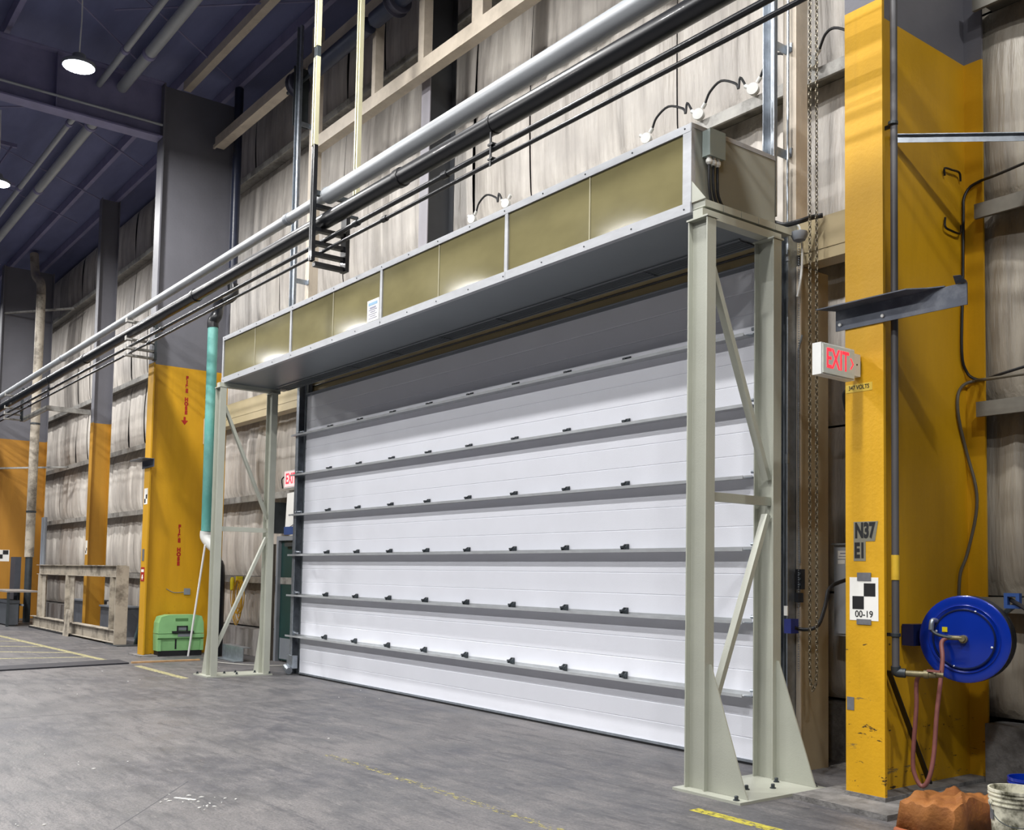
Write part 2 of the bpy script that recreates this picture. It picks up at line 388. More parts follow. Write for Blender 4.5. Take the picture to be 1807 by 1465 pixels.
cT = column('steel_column', 'orange and grey column cut off by the left edge of the photo', -34.46, -34.14, -34.3, 6.2, 7.66, paint_col('third_column_paint', 5.53, '#b07c28', wear=.3), 10.9, .02)
obj('plinth', MB().prism([(-4.78, 6.28, 0), (-3.98, 6.24, 0), (-3.95, 6.75, 0), (-3.98, 8.1, 0), (-4.78, 8.1, 0)], (0, 0, .04)), mCONC, cN)
obj('plinth', MB().box(-19.7, -19.0, 6.0, 7.7, 0, .0195), mCONC, cF)
def windcol(label, x0, x1, y0, y1, z0, m_f, m_w, zpaint=None):
    t = thing('wind_column', label, 'column', ((x0+x1)/2, (y0+y1)/2, z0)); xw = (x0+x1)/2
    obj('front_flange', MB().box(x0, x1, y0, y0+.014, z0, 11.07), m_f, t)
    obj('web', MB().box(xw-.006, xw+.006, y0+.014, y1-.014, z0, 11.07), m_w, t)
    obj('rear_flange', MB().box(x0, x1, y1-.014, y1, z0, 11.07), m_w, t); return t
wm = paint_col('mid_column_paint', 5.28, '#b78526', wear=.3)
windcol('slim orange and grey column behind the cream steel rack', -26.98, -26.74, 7.05, 7.5, 0, wm, wm)
windcol('charcoal column with pale edge rising behind the pipes above the box', -12.02, -11.8, 7.42, 7.86, 4.71, mLILAC, mDKGREY)
for xr, lb in ((-19.355, 'grey roof rafter running from the FIRE HOSE column'), (-34.3, 'grey roof rafter at the far end of the hall')):
    t = thing('roof_rafter', lb, 'beam', (xr, -6, 9.82))
    obj('bottom_flange', MB().box(xr-.16, xr+.16, -24, 6.10, 9.82, 9.85), mROOFS, t)
    obj('web', MB().box(xr-.007, xr+.007, -24, 6.10, 9.85, 10.88), mROOFS, t)
    obj('top_flange', MB().box(xr-.16, xr+.16, -24, 6.10, 10.88, 10.91), mROOFS, t)
    for y in (4.2, 1.5, -1.2): obj('stiffener', MB().box(xr+.008, xr+.15, y-.006, y+.006, 9.85, 10.88), mROOFS, t)
    if xr > -20: obj('conduit', MB().cyl((xr+.13, 3.2, 10.07), (xr+.13, 6.1, 10.07), .025, 10), mWPIPE, t, smooth=True)

# ================================================================ SECTIONAL DOOR
X0, X1, YD = -14.72, -5.75, 7.107
dr = thing('door_1', 'white sectional overhead door with steel struts', None, (-10.24, YD, 0), kind='structure')
PZH = .632; Z_S = [.0]+[.6+PZH*k for k in range(6)]+[4.385]
for k in range(7):
    z0, z1 = Z_S[k]+(.045 if k == 0 else .003), Z_S[k+1]-.003; h = z1-z0
    pr = [(YD, z0)]
    for q in (1/3, 2/3):
        zc = z0+h*q; pr += [(YD, zc-.006), (YD+.005, zc-.002), (YD+.005, zc+.002), (YD, zc+.006)]
    pr += [(YD, z1), (YD+.05, z1), (YD+.05, z0)]
    obj('door_section', MB().prism([(X0, y, z) for y, z in pr], (X1-X0, 0, 0)), mDOOR, dr)
obj('bottom_rail', MB().box(X0, X1, YD-.012, YD+.05, .022, .046), mGALV, dr)
obj('bottom_seal', MB().box(X0, X1, YD-.005, YD+.05, .001, .022), mRUB, dr)
obj('top_rail', MB().prism([(X0, YD-.012, 4.375), (X0, YD-.012, 4.41), (X0, YD-.035, 4.413), (X0, YD-.035, 4.418), (X0, YD+.05, 4.418), (X0, YD+.05, 4.387), (X0, YD-.002, 4.387), (X0, YD-.002, 4.375)], (X1-X0, 0, 0)), mELEC, dr)
mSTRUT = mat('strut_steel', '#b9bcbf', .36, .25, .1, 6)
hm = MB(); hm.box(-.03, .03, -.012, 0, 0, .07); hm.prism([(-.03, -.012, .002), (-.03, -.06, .012), (-.03, -.06, .035), (-.03, -.012, .065)], (.012, 0, 0)); hm.prism([(.018, -.012, .002), (.018, -.06, .012), (.018, -.06, .035), (.018, -.012, .065)], (.012, 0, 0)); hm.cyl((-.035, -.035, .022), (.035, -.035, .022), .014, 8); hm.box(-.02, .02, -.075, -.03, .03, .05)
hme = bpy.data.meshes.new('hinge'); hme.from_pydata([tuple(v) for v in hm.v], [], hm.f); hme.materials.append(mDARK)
for k in range(6):
    z = Z_S[k+1]
    pr = [(YD, z+.03), (YD, z-.004), (YD-.127, z-.004), (YD-.127, z-.012), (YD-.133, z-.012), (YD-.133, z+.016), (YD-.127, z+.016), (YD-.127, z), (YD-.004, z), (YD-.004, z+.03)]
    st = obj('strut', MB().prism([(-15.0, y, zz) for y, zz in pr], (9.16, 0, 0)), mSTRUT, dr)
    obj('strut_bracket', MB().box(-5.84, -5.76, YD-.10, YD, z-.004, z+.004), mGALV, dr)
    obj('roller', MB().cyl((-5.80, YD-.06, z+.05), (-5.63, YD-.06, z+.05), .016, 8).lathe((-5.66, YD-.06, z+.05), (1, 0, 0), [(0, .03), (.03, .03)], 12), mGALV, dr)
    obj('roller', MB().cyl((-14.70, YD-.06, z+.05), (-14.86, YD-.06, z+.05), .016, 8).lathe((-14.86, YD-.06, z+.05), (1, 0, 0), [(0, .03), (.03, .03)], 12), mGALV, dr)
    for i in range(9): part_at('hinge', hme, dr, (-13.85+.919*i, YD-.003, z+.004))
# left and right track: angle, guide and weather strip
for sx, xa in ((1, -15.02), (-1, -5.45)):
    obj('track_angle', MB().box(xa, xa+sx*.012, 7.09, 7.30, 0, 4.7), mGALV, dr)
    obj('track_back', MB().box(xa+sx*.013, xa+sx*.30, 7.17, 7.19, 0, 4.7), mat('track_grey', '#666c72', .45, .3, .15, 6), dr)  # plain mid-grey steel for the back plate
    obj('guide', MB().prism([(xa+sx*.10, 7.02, .1), (xa+sx*.19, 7.02, .1), (xa+sx*.19, 7.026, .1), (xa+sx*.106, 7.026, .1), (xa+sx*.106, 7.16, .1), (xa+sx*.10, 7.16, .1)], (0, 0, 4.6)), mGALV, dr)
    obj('guide_bar', MB().cyl((xa+sx*.235, 7.14, .05), (xa+sx*.235, 7.14, 4.6), .018, 8), mGALV, dr, smooth=True)
obj('bottom_bracket', MB().box(-14.96, -14.76, 7.0, 7.09, .10, .30).cyl((-14.98, 7.0, .11), (-14.80, 6.97, .06), .055, 10), mGALV, dr)
pq = PY(1333, 1101, 6.95)
obj('lock_disc', MB().lathe((pq.x, 7.0, pq.z), (0, -1, 0), [(0, .05), (.02, .055), (.03, .04)], 16), mGALV, dr, smooth=True)

# header, jambs
hd = thing('header_beam', 'long beige header beam spanning above the white overhead door', 'beam', (-11.8, 7.35, 4.3))
obj('beam', MB().box(-19.18, -4.57, 7.22, 7.42, 4.425, 4.70), mBEIGE, hd); obj('lower_lip', MB().box(-19.18, -15.04, 7.225, 7.42, 4.30, 4.423), mBEIGE, hd)
obj('lower_lip', MB().box(-5.42, -4.57, 7.225, 7.42, 4.33, 4.423), mBEIGE, hd)
obj('bead', MB().cyl((-15.0, 7.205, 4.555), (-5.5, 7.205, 4.555), .012, 6), mBLACK, hd)
jb = thing('door_jamb', 'taupe steel door jamb behind the hanging chains', 'jamb', (-5.43, 7.4, 0))
obj('web', MB().box(-5.436, -5.42, 7.215, 7.60, 0, 4.32), mBROWN, jb); obj('front_lip', MB().box(-5.445, -5.40, 7.20, 7.214, 0, 4.32), mCREAM, jb)
obj('rear_flange', MB().box(-5.62, -5.42, 7.601, 7.615, 0, 4.32), mBROWN, jb)
jb2 = thing('door_jamb', 'dark door jamb beside the green side door', 'jamb', (-15.1, 7.4, 0))
obj('web', MB().box(-15.06, -15.04, 7.215, 7.60, 0, 4.29), mBROWN, jb2); obj('front_lip', MB().box(-15.10, -15.03, 7.20, 7.214, 0, 4.29), mGALV, jb2)

# side door (only a sliver shows)
d2 = thing('door_2', 'dark green side door in a grey frame', None, (-16.7, 7.9, 0), kind='structure')
obj('frame', MB().box(-17.28, -17.2, 7.82, 8.0, 0, 2.24).box(-16.18, -16.1, 7.82, 8.0, 0, 2.24).box(-17.199, -16.181, 7.82, 8.0, 2.16, 2.24), mELEC, d2)
obj('leaf', MB().box(-17.19, -16.19, 7.88, 7.93, .03, 2.15), mDKGRN, d2)
obj('kick_plate', MB().box(-17.15, -16.23, 7.874, 7.879, .05, .42), mELEC, d2)
obj('closer', MB().box(-16.95, -16.6, 7.82, 7.879, 2.05, 2.12), mDARK, d2)
for i in range(3):
    tag(obj('door_strip', MB().box(-17.62+.11*i, -17.56+.11*i, 7.76, 7.84, 0, 2.1), mBROWNV), 'dark brown upright strip leaning beside the green side door', 'strip', 'brown strips by the side door')

# ================================================================ AIR CURTAIN BOX
ac = thing('air_curtain', 'long grey air curtain cabinet with olive screens above the white door', 'air curtain', (-10.3, 6.36, 4.48))
BX0, BX1, BY0, BY1, BZ0, BZ1 = -15.13, -5.43, 5.85, 6.89, 4.48, 5.205
MU = [-15.13+1.2125*k for k in range(9)]
for k in range(8):
    obj('screen', MB().box(MU[k]+.012, MU[k+1]-.012, BY0+.018, BY0+.03, BZ0+.06, BZ1-.05), mSCR, ac)
obj('top_rail', MB().box(BX0, BX1, BY0, BY0+.05, BZ1-.065, BZ1), mALU, ac)
for k in range(4): obj('bottom_rail', MB().box(MU[2*k]+.002, MU[2*k+2]-.002, BY0-.004, BY0+.05, BZ0, BZ0+.085), mALU, ac)
for k in range(9):
    w = (.05 if k in (2, 4, 6) else .014)
    if k == 0: x0, x1 = BX0, BX0+.05
    elif k == 8: x0, x1 = BX1-.09, BX1
    else: x0, x1 = MU[k]-w/2, MU[k]+w/2
    obj('mullion', MB().box(x0, x1, BY0+(.002 if k % 2 == 0 else .012), BY0+.05, BZ0+.086, BZ1-.066), mALU if k % 2 == 0 else mat('screen_bead', '#989272', .4, .1, .05, 4), ac)
obj('end_panel', MB().box(BX1-.004, BX1, BY0+.051, BY1, BZ0+.03, BZ1-.03), mBOXE, ac)
obj('end_panel', MB().box(BX0, BX0+.004, BY0+.051, BY1, BZ0+.03, BZ1-.03), mBOXE, ac)
obj('end_trim', MB().box(BX1-.003, BX1+.004, BY0, BY1, BZ1-.036, BZ1+.002).box(BX1-.003, BX1+.003, BY0, BY0+.03, BZ0, BZ1-.037), mALU, ac)
obj('top_panel', MB().box(BX0, BX1-.005, BY0+.051, BY1, BZ1-.012, BZ1-.004), mBOXE, ac)
obj('rear_panel', MB().box(BX0, BX1, BY1-.004, BY1, BZ0, BZ1-.013), mBOXE, ac)
obj('bottom_panel', MB().box(BX0, BX1, BY0+.051, 6.64, BZ0, BZ0+.006).box(BX0, BX1, 6.84, BY1-.005, BZ0, BZ0+.006).box(BX0, -14.9, 6.641, 6.839, BZ0, BZ0+.006).box(-5.62, BX1, 6.641, 6.839, BZ0, BZ0+.006), mBOXB, ac)
obj('outlet_void', MB().box(-14.9, -5.62, 6.64, 6.84, BZ0+.16, BZ0+.166), mBLACK, ac)  # black sheet, painted in for the dark of the void above the slats
for k in range(5): obj('outlet_slat', MB().box(-14.9, -5.62, 6.667+.037*k, 6.673+.037*k, BZ0-.008, BZ0+.05), mBOXB, ac)
for k in range(9): obj('slat_spacer', MB().box(-14.9+1.16*k-.01, -14.9+1.16*k+.01, 6.63, 6.85, BZ0-.012, BZ0-.0085), mDARK, ac)
obj('outlet_frame', MB().box(-14.93, -5.59, 6.615, 6.639, BZ0-.014, BZ0-.001).box(-14.93, -5.59, 6.852, 6.87, BZ0-.014, BZ0-.001), mBOXB, ac)
sm = MB().lathe((0, 0, 0), (0, -1, 0), [(0, .008), (.004, .007), (.006, .003)], 8)
sme = bpy.data.meshes.new('screw'); sme.from_pydata([tuple(v) for v in sm.v], [], sm.f); sme.materials.append(mDARK)
for k in range(17):
    x = BX0+.08+.597*k
    part_at('screw', sme, ac, (x, BY0-.0005, BZ1-.03)); part_at('screw', sme, ac, (x, BY0-.0045, BZ0+.04))
jbx = obj('junction_box', MB().box(BX1+.005, BX1+.085, 5.975, 6.15, 4.955, 5.165).box(BX1+.085, BX1+.089, 5.97, 6.155, 4.95, 5.17), mTEALG, ac)
for i in range(3):
    y = 6.01+.05*i; cpts = [(BX1+.045, y, 4.89), (BX1+.045, y, 4.76), (BX1+.04, y+.02, 4.66), (BX1+.03, y+.06+.02*i, 4.575)]
    obj('gland', MB().lathe((BX1+.045, y, 4.954), (0, 0, -1), [(0, .02), (.02, .02), (.022, .027), (.045, .027), (.06, .014)], 10), mSTICK, jbx, smooth=True)
    obj('cable', MB().tube(cpts, .012, 8), mRUB, jbx, smooth=True)
for k in range(5):
    y = BY0+.02+.215*k
    obj('mounting_clip', MB().box(BX1+.006, BX1+.135, y, y+.207, BZ0+.02, BZ0+.075), mPOST, ac)
obj('corner_plate', MB().prism([(BX1+.006, BY0+.004, BZ0+.076), (BX1+.15, BY0+.004, BZ0+.076), (BX1+.006, BY0+.004, BZ0+.25)], (0, .006, 0)), mPOST, ac)
# maker's plate, words too small to read beyond rows of print
p0, p1 = PY(646, 537, 5.86), PY(666, 565, 5.86)
lp = obj('notice_plate', MB().box(-10.60, -10.325, BY0+.006, BY0+.0175, 4.575, 4.83), mSTICK, ac)
obj('print_band', MB().box(-10.57, -10.36, BY0+.004, BY0+.0058, 4.765, 4.80), mat('pale_blue_print', '#7fa6c4', .5), lp)
mPRN = mat('grey_print', '#8e8fa3', .6)
for i, (w, h) in enumerate(((.15, .022), (.2, .01), (.12, .012), (.2, .008), (.13, .008), (.2, .008))):
    z = 4.735-.025*i; obj('print_row', MB().box(-10.465-w/2, -10.465+w/2, BY0+.004, BY0+.0058, z-h/2, z+h/2), mPRN, lp)

# ================================================================ SUPPORT FRAMES
bm_ = MB().lathe((0, 0, 0), (0, 0, 1), [(0, .024), (.006, .024), (.006, .015), (.03, .015), (.034, .011)], 10)
bme = bpy.data.meshes.new('anchor_bolt'); bme.from_pydata([tuple(v) for v in bm_.v], [], bm_.f); bme.materials.append(mDARK)
def frame(label, xa, xb, yf, yr, gs, px0, px1):
    """xa..xb post in X; gs = side the gussets stand on"""
    t = thing('support_frame', label, 'frame', ((xa+xb)/2, (yf+yr)/2, 0), group='air curtain support frames'); xc = (xa+xb)/2
    obj('base_plate', MB().box(px0, px1, yf-.07, yr+.13, 0, .02), mPOST, t)
    for y in (yf, yr):
        obj('post', MB().ibeam(xa, xb, y, y+.10, .02, 4.40, .011, .009), mPOST, t)
        xe = xb if gs > 0 else xa; xo = (px1-.03) if gs > 0 else (px0+.04)
        obj('gusset', MB().prism([(xe+gs*.001, y+.044, .021), (xo, y+.044, .021), (xo-gs*.02, y+.044, .06), (xe+gs*.02, y+.044, .96), (xe+gs*.001, y+.044, .96)], (0, .012, 0)), mPOST, t)
        obj('cap_plate', MB().box(xa-.01, xb+.01, y-.01, y+.12, 4.401, 4.414), mPOST, t)
    obj('top_beam', MB().box(xc-.05, xc+.05, yf+.0, yr+.16, 4.415, 4.479), mPOST, t)
    xb_ = xc+.02
    obj('brace', MB().bar((xb_, yf+.10, 2.24), (xb_, yr+.04, 2.24), .045, .07), mPOST, t)
    obj('brace', MB().bar((xb_, yf+.09, 4.15), (xb_, yr+.02, 2.42), .045, .06, (1, 0, 0)), mPOST, t)
    obj('brace', MB().bar((xb_, yr+.01, 2.13), (xb_, yf+.09, .42), .045, .06, (1, 0, 0)), mPOST, t)
    for x, y in ((px1-.07 if gs > 0 else px0+.07, yf-.03), (px1-.07 if gs > 0 else px0+.07, yr+.08), (xc+gs*.22, yf+.34), (xc+gs*.0, yf+.45), (xc+gs*.3, yf+.55), (px0+.05 if gs > 0 else px1-.05, yr+.1), (xc+gs*.16, yr-.03)):
        part_at('anchor_bolt', bme, t, (x, y, .0205))
    return t
frame('grey steel support frame at the right end of the air curtain', -5.445, -5.245, 5.84, 6.64, 1, -5.50, -4.84)
frame('grey steel support frame at the left end by the green case', -15.165, -14.965, 5.78, 6.62, -1, -15.50, -14.92)

# ================================================================ LIFT FRAME ABOVE THE DOOR
lf = thing('door_lift_frame', 'cream steel lift frame of beams and uprights high above the door', 'frame', (-10.3, 7.2, 4.7))
obj('upper_beam', MB().box(-19.18, -4.57, 7.12, 7.30, 9.90, 10.10).box(-19.18, -15.2, 7.08, 7.119, 9.86, 9.93), mCREAM, lf)
obj('lower_beam', MB().box(-14.93, -4.57, 7.17, 7.33, 8.46, 8.66), mCREAM, lf)
for x, w in ((-13.0, .10), (-11.68, .14), (-10.34, .24), (-8.9, .14), (-7.6, .10)):
    obj('upright', MB().box(x-w/2, x+w/2, 7.18, 7.32, 8.66, 9.899), mCREAM, lf)
for x in (-15.07, -5.52):
    obj('upright', MB().box(x-.07, x+.07, 7.2, 7.26, 4.72, 10.6).box(x+.052, x+.07, 7.261, 7.36, 4.72, 10.6), mCREAM, lf)
for x in (-15.40+.0, -5.52):
    xt = x if x > -10 else -15.02
    obj('track', MB().box(xt-.055, xt+.045, 6.955, 6.975, 4.72, 10.5).cyl((xt+.03, 6.935, 4.72), (xt+.03, 6.935, 10.5), .022, 10).box(xt-.055, xt-.045, 6.90, 6.954, 4.72, 10.5), mGALV, lf, smooth=True)
    for z in (5.35, 6.3, 7.5, 8.9): obj('track_bracket', MB().box(xt-.045, xt-.037, 6.976, 7.199, z-.04, z+.04).box(xt-.045, xt+.03, 7.19, 7.199, z-.04, z+.04), mGALV, lf)
obj('spring_shaft', MB().cyl((-15.7, 7.05, 9.66), (-4.7, 7.05, 9.66), .03, 10), mDARK, lf, smooth=True)
for a, b in ((-14.75, -12.9), (-12.8, -10.9), (-9.9, -8.2)): obj('spring', MB().lathe((a, 7.05, 9.66), (1, 0, 0), [(0, .05), (.04, .12), (b-a-.04, .12), (b-a, .05)], 18), mat('spring_steel', '#343b50', .5, .2, .1, 6), lf, smooth=True)
for x in (-15.38, -12.2): obj('cable_drum', MB().lathe((x, 7.05, 9.66), (1, 0, 0), [(0, .2), (.02, .21), (.03, .17), (.12, .16), (.13, .2), (.15, .19)], 22), mat('drum_steel', '#4a4a5a', .5, .2, .1, 6), lf, smooth=True)
obj('bearing_plate', MB().box(-15.2, -15.19, 6.92, 7.19, 8.9, 9.9), mDARK, lf)

# ================================================================ OVERHEAD PIPES
PYc = 5.68
def pipe(label, x0, x1, z, r, m, y=PYc, joints=(), jm=None):
    t = thing('overhead_pipe', label, 'pipe', ((x0+x1)/2, y, z-r))
    obj('pipe_run', MB().cyl((x0, y, z), (x1, y, z), r, 20), m, t, smooth=True)
    for x in joints: obj('coupling', MB().lathe((x-.05, y, z), (1, 0, 0), [(0, r+.002), (.005, r+.012), (.095, r+.012), (.1, r+.002)], 20), jm or m, t, smooth=True)
    return t
wp = pipe('thick pale grey pipe, topmost of the overhead wall pipes', -11.35, .5, 6.29, .10, mWPIPE)
obj('pipe_run', MB().lathe((-11.35, PYc, 6.31), (-1, 0, 0), [(0, .1), (.12, .068), (34, .068)], 18), mWPIPE, wp, smooth=True)
for x in (-12.5, -24.2, -31): obj('coupling', MB().lathe((x-.05, PYc, 6.31), (1, 0, 0), [(0, .07), (.004, .078), (.1, .078), (.104, .07)], 18), mELEC, wp, smooth=True)
pipe('thick black pipe running below the pale grey pipe', -46, .5, 5.99, .095, mBLACK, joints=(-9.6, -15.9, -22.3))
pipe('thin dark pipe below the thick black pipe', -46, 1.2, 5.745, .028, mBLACK, joints=(-8.7, -10.6, -17.5, -27.5))
pipe('thin dark pipe, lowest of the overhead wall pipes', -46, 1.2, 5.60, .021, mBLACK, joints=(-9.9, -18.1, -27.2), y=5.66)
hg = thing('pipe_hanger', 'tall strut hanger with black foot carrying the pipes above the box', 'hanger', (-11.45, 5.85, 5.42))
def strut(mb, x, y, z0, z1, w=.09, d=.055):
    mb.box(x-w/2, x-w/2+.006, y-d/2, y+d/2, z0, z1); mb.box(x+w/2-.006, x+w/2, y-d/2, y+d/2, z0, z1); mb.box(x-w/2+.006, x+w/2-.006, y+d/2-.006, y+d/2, z0, z1)
    mb.box(x-w/2+.006, x-w/2+.03, y-d/2, y-d/2+.006, z0, z1); mb.box(x+w/2-.03, x+w/2-.006, y-d/2, y-d/2+.006, z0, z1); return mb
mIVORY = mat('ivory_strut', '#c9c5a4', .45, .1, .06, 4)
obj('front_strut', strut(MB(), -11.45, 5.52, 6.93, 8.06), mIVORY, hg); obj('front_strut', strut(MB(), -11.45, 5.52, 8.20, 11.07), mIVORY, hg)
obj('front_strut_sleeve', strut(MB(), -11.45, 5.525, 5.46, 6.929, .08, .05), mBLACK, hg); obj('front_strut_sleeve', strut(MB(), -11.45, 5.525, 8.061, 8.199, .08, .05), mDARK, hg)
obj('rear_strut', strut(MB(), -11.45, 6.12, 6.36, 11.07), mIVORY, hg); obj('rear_strut_sleeve', MB().box(-11.52, -11.38, 5.956, 6.01, 5.40, 6.17), mBLACK, hg)
for z in (6.155, 5.86, 5.69, 5.55): obj('crossbar', MB().box(-11.49, -11.41, 5.553, 5.955, z-.02, z+.03), mBLACK, hg)
obj('crossbar', MB().box(-11.49, -11.41, 5.553, 5.955, 5.40, 5.455), mBLACK, hg)
obj('crossbar', MB().box(-11.48, -11.42, 5.553, 6.15, 6.36, 6.30).box(-11.47, -11.43, 5.86, 6.15, 6.12, 6.155), mDARK, hg)
for xh, zlow, lb in ((-7.85, 5.55, 'black clamp and rod linking the pipes above the olive screens'), (-25.3, 5.55, 'pipe clamp and rod linking the pipes left of the FIRE HOSE column')):
    t = thing('pipe_clamp', lb, 'clamp', (xh, 5.68, zlow))
    obj('band', MB().lathe((xh-.02, PYc, 5.99), (1, 0, 0), [(0, .096), (.002, .102), (.04, .102), (.042, .096)], 18), mBLACK, t, smooth=True)
    obj('rod', MB().box(xh-.012, xh+.012, PYc-.045, PYc-.033, 5.56, 5.90).box(xh-.04, xh+.04, PYc-.05, PYc+.03, 5.765, 5.785).box(xh-.04, xh+.04, PYc-.05, PYc+.03, 5.625, 5.64), mBLACK, t)
for xc, y0, lb in ((-19.1, 6.105, 'pipe bracket with four arms on the FIRE HOSE column'), (-29.6, 6.6, 'pipe bracket with four arms on the far strut arm')):
    t = thing('pipe_bracket', lb, 'bracket', (xc, y0, 5.5))
    obj('back_plate', MB().box(xc-.06, xc+.06, y0-.05 if y0 < 6.2 else 5.94, y0 if y0 < 6.2 else 5.99, 5.50, 6.40), mDARK, t)
    for z in (6.18, 5.845, 5.685, 5.55): obj('arm', MB().box(xc-.05, xc+.05, 5.55, 6.054 if y0 < 6.2 else 5.939, z-.035, z).box(xc-.05, xc+.05, 5.54, 5.549, z-.035, z+.045), mGIRT, t)
    if y0 > 6.2: obj('long_arm', MB().box(xc-.05, -26.98, 5.99, 6.05, 5.50, 5.62).box(-27.06, -26.985, 6.05, 7.04, 5.50, 5.62), mGIRT, t)
for y, z, r, x0, lb in ((4.95, 10.55, .055, -40, 'slim pale sprinkler pipe under the roof'), (5.36, 10.62, .10, -40, 'thick pale sprinkler main under the roof')):
    t = thing('sprinkler_pipe', lb, 'pipe', (-18, y, z-r))
    obj('pipe_run', MB().cyl((x0, y, z), (2, y, z), r, 16), mWPIPE, t, smooth=True)
    for x in (-14.8, -17.8, -21.5, -26): obj('coupling', MB().lathe((x, y, z), (1, 0, 0), [(0, r), (.01, r+.02), (.11, r+.02), (.12, r)], 16), mROOFS, t, smooth=True)

# ================================================================ LAMPS
def lamp_parts(t, loc):
    x, y, z = loc
    obj('housing', MB().lathe((x, y, z), (0, 0, 1), [(0, .25), (.03, .26), (.06, .25), (.09, .12), (.2, .10), (.21, .03)], 20), mELEC, t, smooth=True)
    obj('lens', MB().lathe((x, y, z-.004), (0, 0, 1), [(0, .24), (.003, .24)], 20), mLENS, t)
    obj('cord', MB().tube([(x, y, z+.2), (x+.03, y, z+.5), (x-.02, y+.02, z+.9), (x, y, 11.3)], .012, 6), mWHITE, t, smooth=True)
lr = bpy.data.lights.new('strip_glow', 'AREA'); lr.shape = 'RECTANGLE'; lr.size = 1.3; lr.size_y = .22; lr.energy = LAMP_W; lr.color = (1, .985, .96)
ld = bpy.data.lights.new('lamp_glow', 'AREA'); ld.shape = 'DISK'; ld.size = .46; ld.energy = LAMP_W; ld.color = (1, .985, .96)
first = None
for j, ly in enumerate((4.05, -.3, -4.65)):
    for i in range(7):
        lx = -17.1+6.4*(i-3)
        lab = {(0, 3): 'bright round lamp hanging from the roof, top left of the photo', (0, 2): 'bright lamp half cut off by the left edge of the photo'}.get((j, i), 'round lamp hanging high in the rest of the hall')
        t = thing('high_bay_lamp', lab, 'lamp', (lx, ly, 9.7), 'high bay lamps')
        if j == 2:
            t.name = 'strip_lamp'; ORI[t.name] = Vector((lx, ly, 9.7)); t['label'] = 'long strip lamp hanging high over the open floor'; t['group'] = 'strip lamps'
            if i == 0:
                strip0 = t
                obj('housing', MB().box(lx-.68, lx+.68, ly-.14, ly+.14, 9.7, 9.78), mELEC, t); obj('lens', MB().box(lx-.66, lx+.66, ly-.12, ly+.12, 9.694, 9.6995), mLENS, t)
                for dx in (-.5, .5): obj('cord', MB().cyl((lx+dx, ly, 9.781), (lx+dx, ly, 11.3), .008, 6), mWHITE, t)
            else:
                for ch in strip0.children:
                    if ch.type == 'MESH': copy_part(ch, t, Vector((lx, ly, 9.7))-ORI[strip0.name])
        elif first is None: lamp_parts(t, (lx, ly, 9.7)); first = t
        else:
            for ch in first.children:
                if ch.type == 'MESH': copy_part(ch, t, Vector((lx, ly, 9.7))-ORI[first.name])
        lo = bpy.data.objects.new('lamp_glow', lr if j == 2 else ld); C.objects.link(lo); lo.parent = t; lo.location = (0, 0, -.012)

# ================================================================ WALL: conduit boxes and loops
jx = [-11.3, -10.53, -7.94, -7.17, -6.45, -5.76]
jp = None
for i, x in enumerate(jx):
    t = thing('conduit_box', ('leftmost round white conduit box above the middle of the air curtain', 'second round white conduit box above the middle of the air curtain', 'round white conduit box just left of the cabinet corner', 'round white conduit box right above the front cabinet corner', 'round white conduit box on the girt left of the silver track', 'round white conduit box behind the hanging chains')[i], 'junction box', (x, 7.82, 6.43), 'round conduit boxes on the girt')
    obj('body', MB().lathe((x, 7.86, 6.47), (.35, -1, 0), [(0, .055), (.05, .055), (.055, .062), (.065, .06), (.067, .02)], 18), mWHITE, t, smooth=True)
    obj('hub', MB().cyl((x-.055, 7.84, 6.52), (x-.10, 7.84, 6.55), .022, 10), mWHITE, t, smooth=True); obj('hub', MB().cyl((x+.05, 7.84, 6.53), (x+.09, 7.84, 6.57), .022, 10), mWHITE, t, smooth=True)
for i, (a, b) in enumerate(((-11.3, -10.53), (-7.94, -7.17), (-7.17, -6.45), (-6.45, -5.76))):
    mid = (a+b)/2
    pts = [(a+.09, 7.84, 6.57), (a+.16, 7.83, 6.66), (mid-.05, 7.83, 6.72), (b-.22, 7.83, 6.62), (b-.18, 7.83, 6.55), (b-.16, 7.83, 6.66), (b-.10, 7.84, 6.56)]
    tag(obj('flexible_conduit', MB().tube(pts, .013, 8), mRUB, smooth=True), ('black flexible conduit loop over the middle of the air curtain', 'black flexible conduit loop left of the cabinet corner', 'black flexible conduit loop just above the cabinet corner', 'black flexible conduit loop behind the silver track')[i], 'conduit', 'flexible conduit loops')
tag(obj('flexible_conduit', MB().tube([(-5.67, 7.84, 6.57), (-5.6, 7.83, 6.68), (-5.5, 7.83, 6.70), (-5.35, 7.83, 6.60), (-5.3, 7.83, 6.5)], .013, 8), mRUB, smooth=True), 'black flexible conduit loop between chains and yellow column', 'conduit', 'flexible conduit loops')

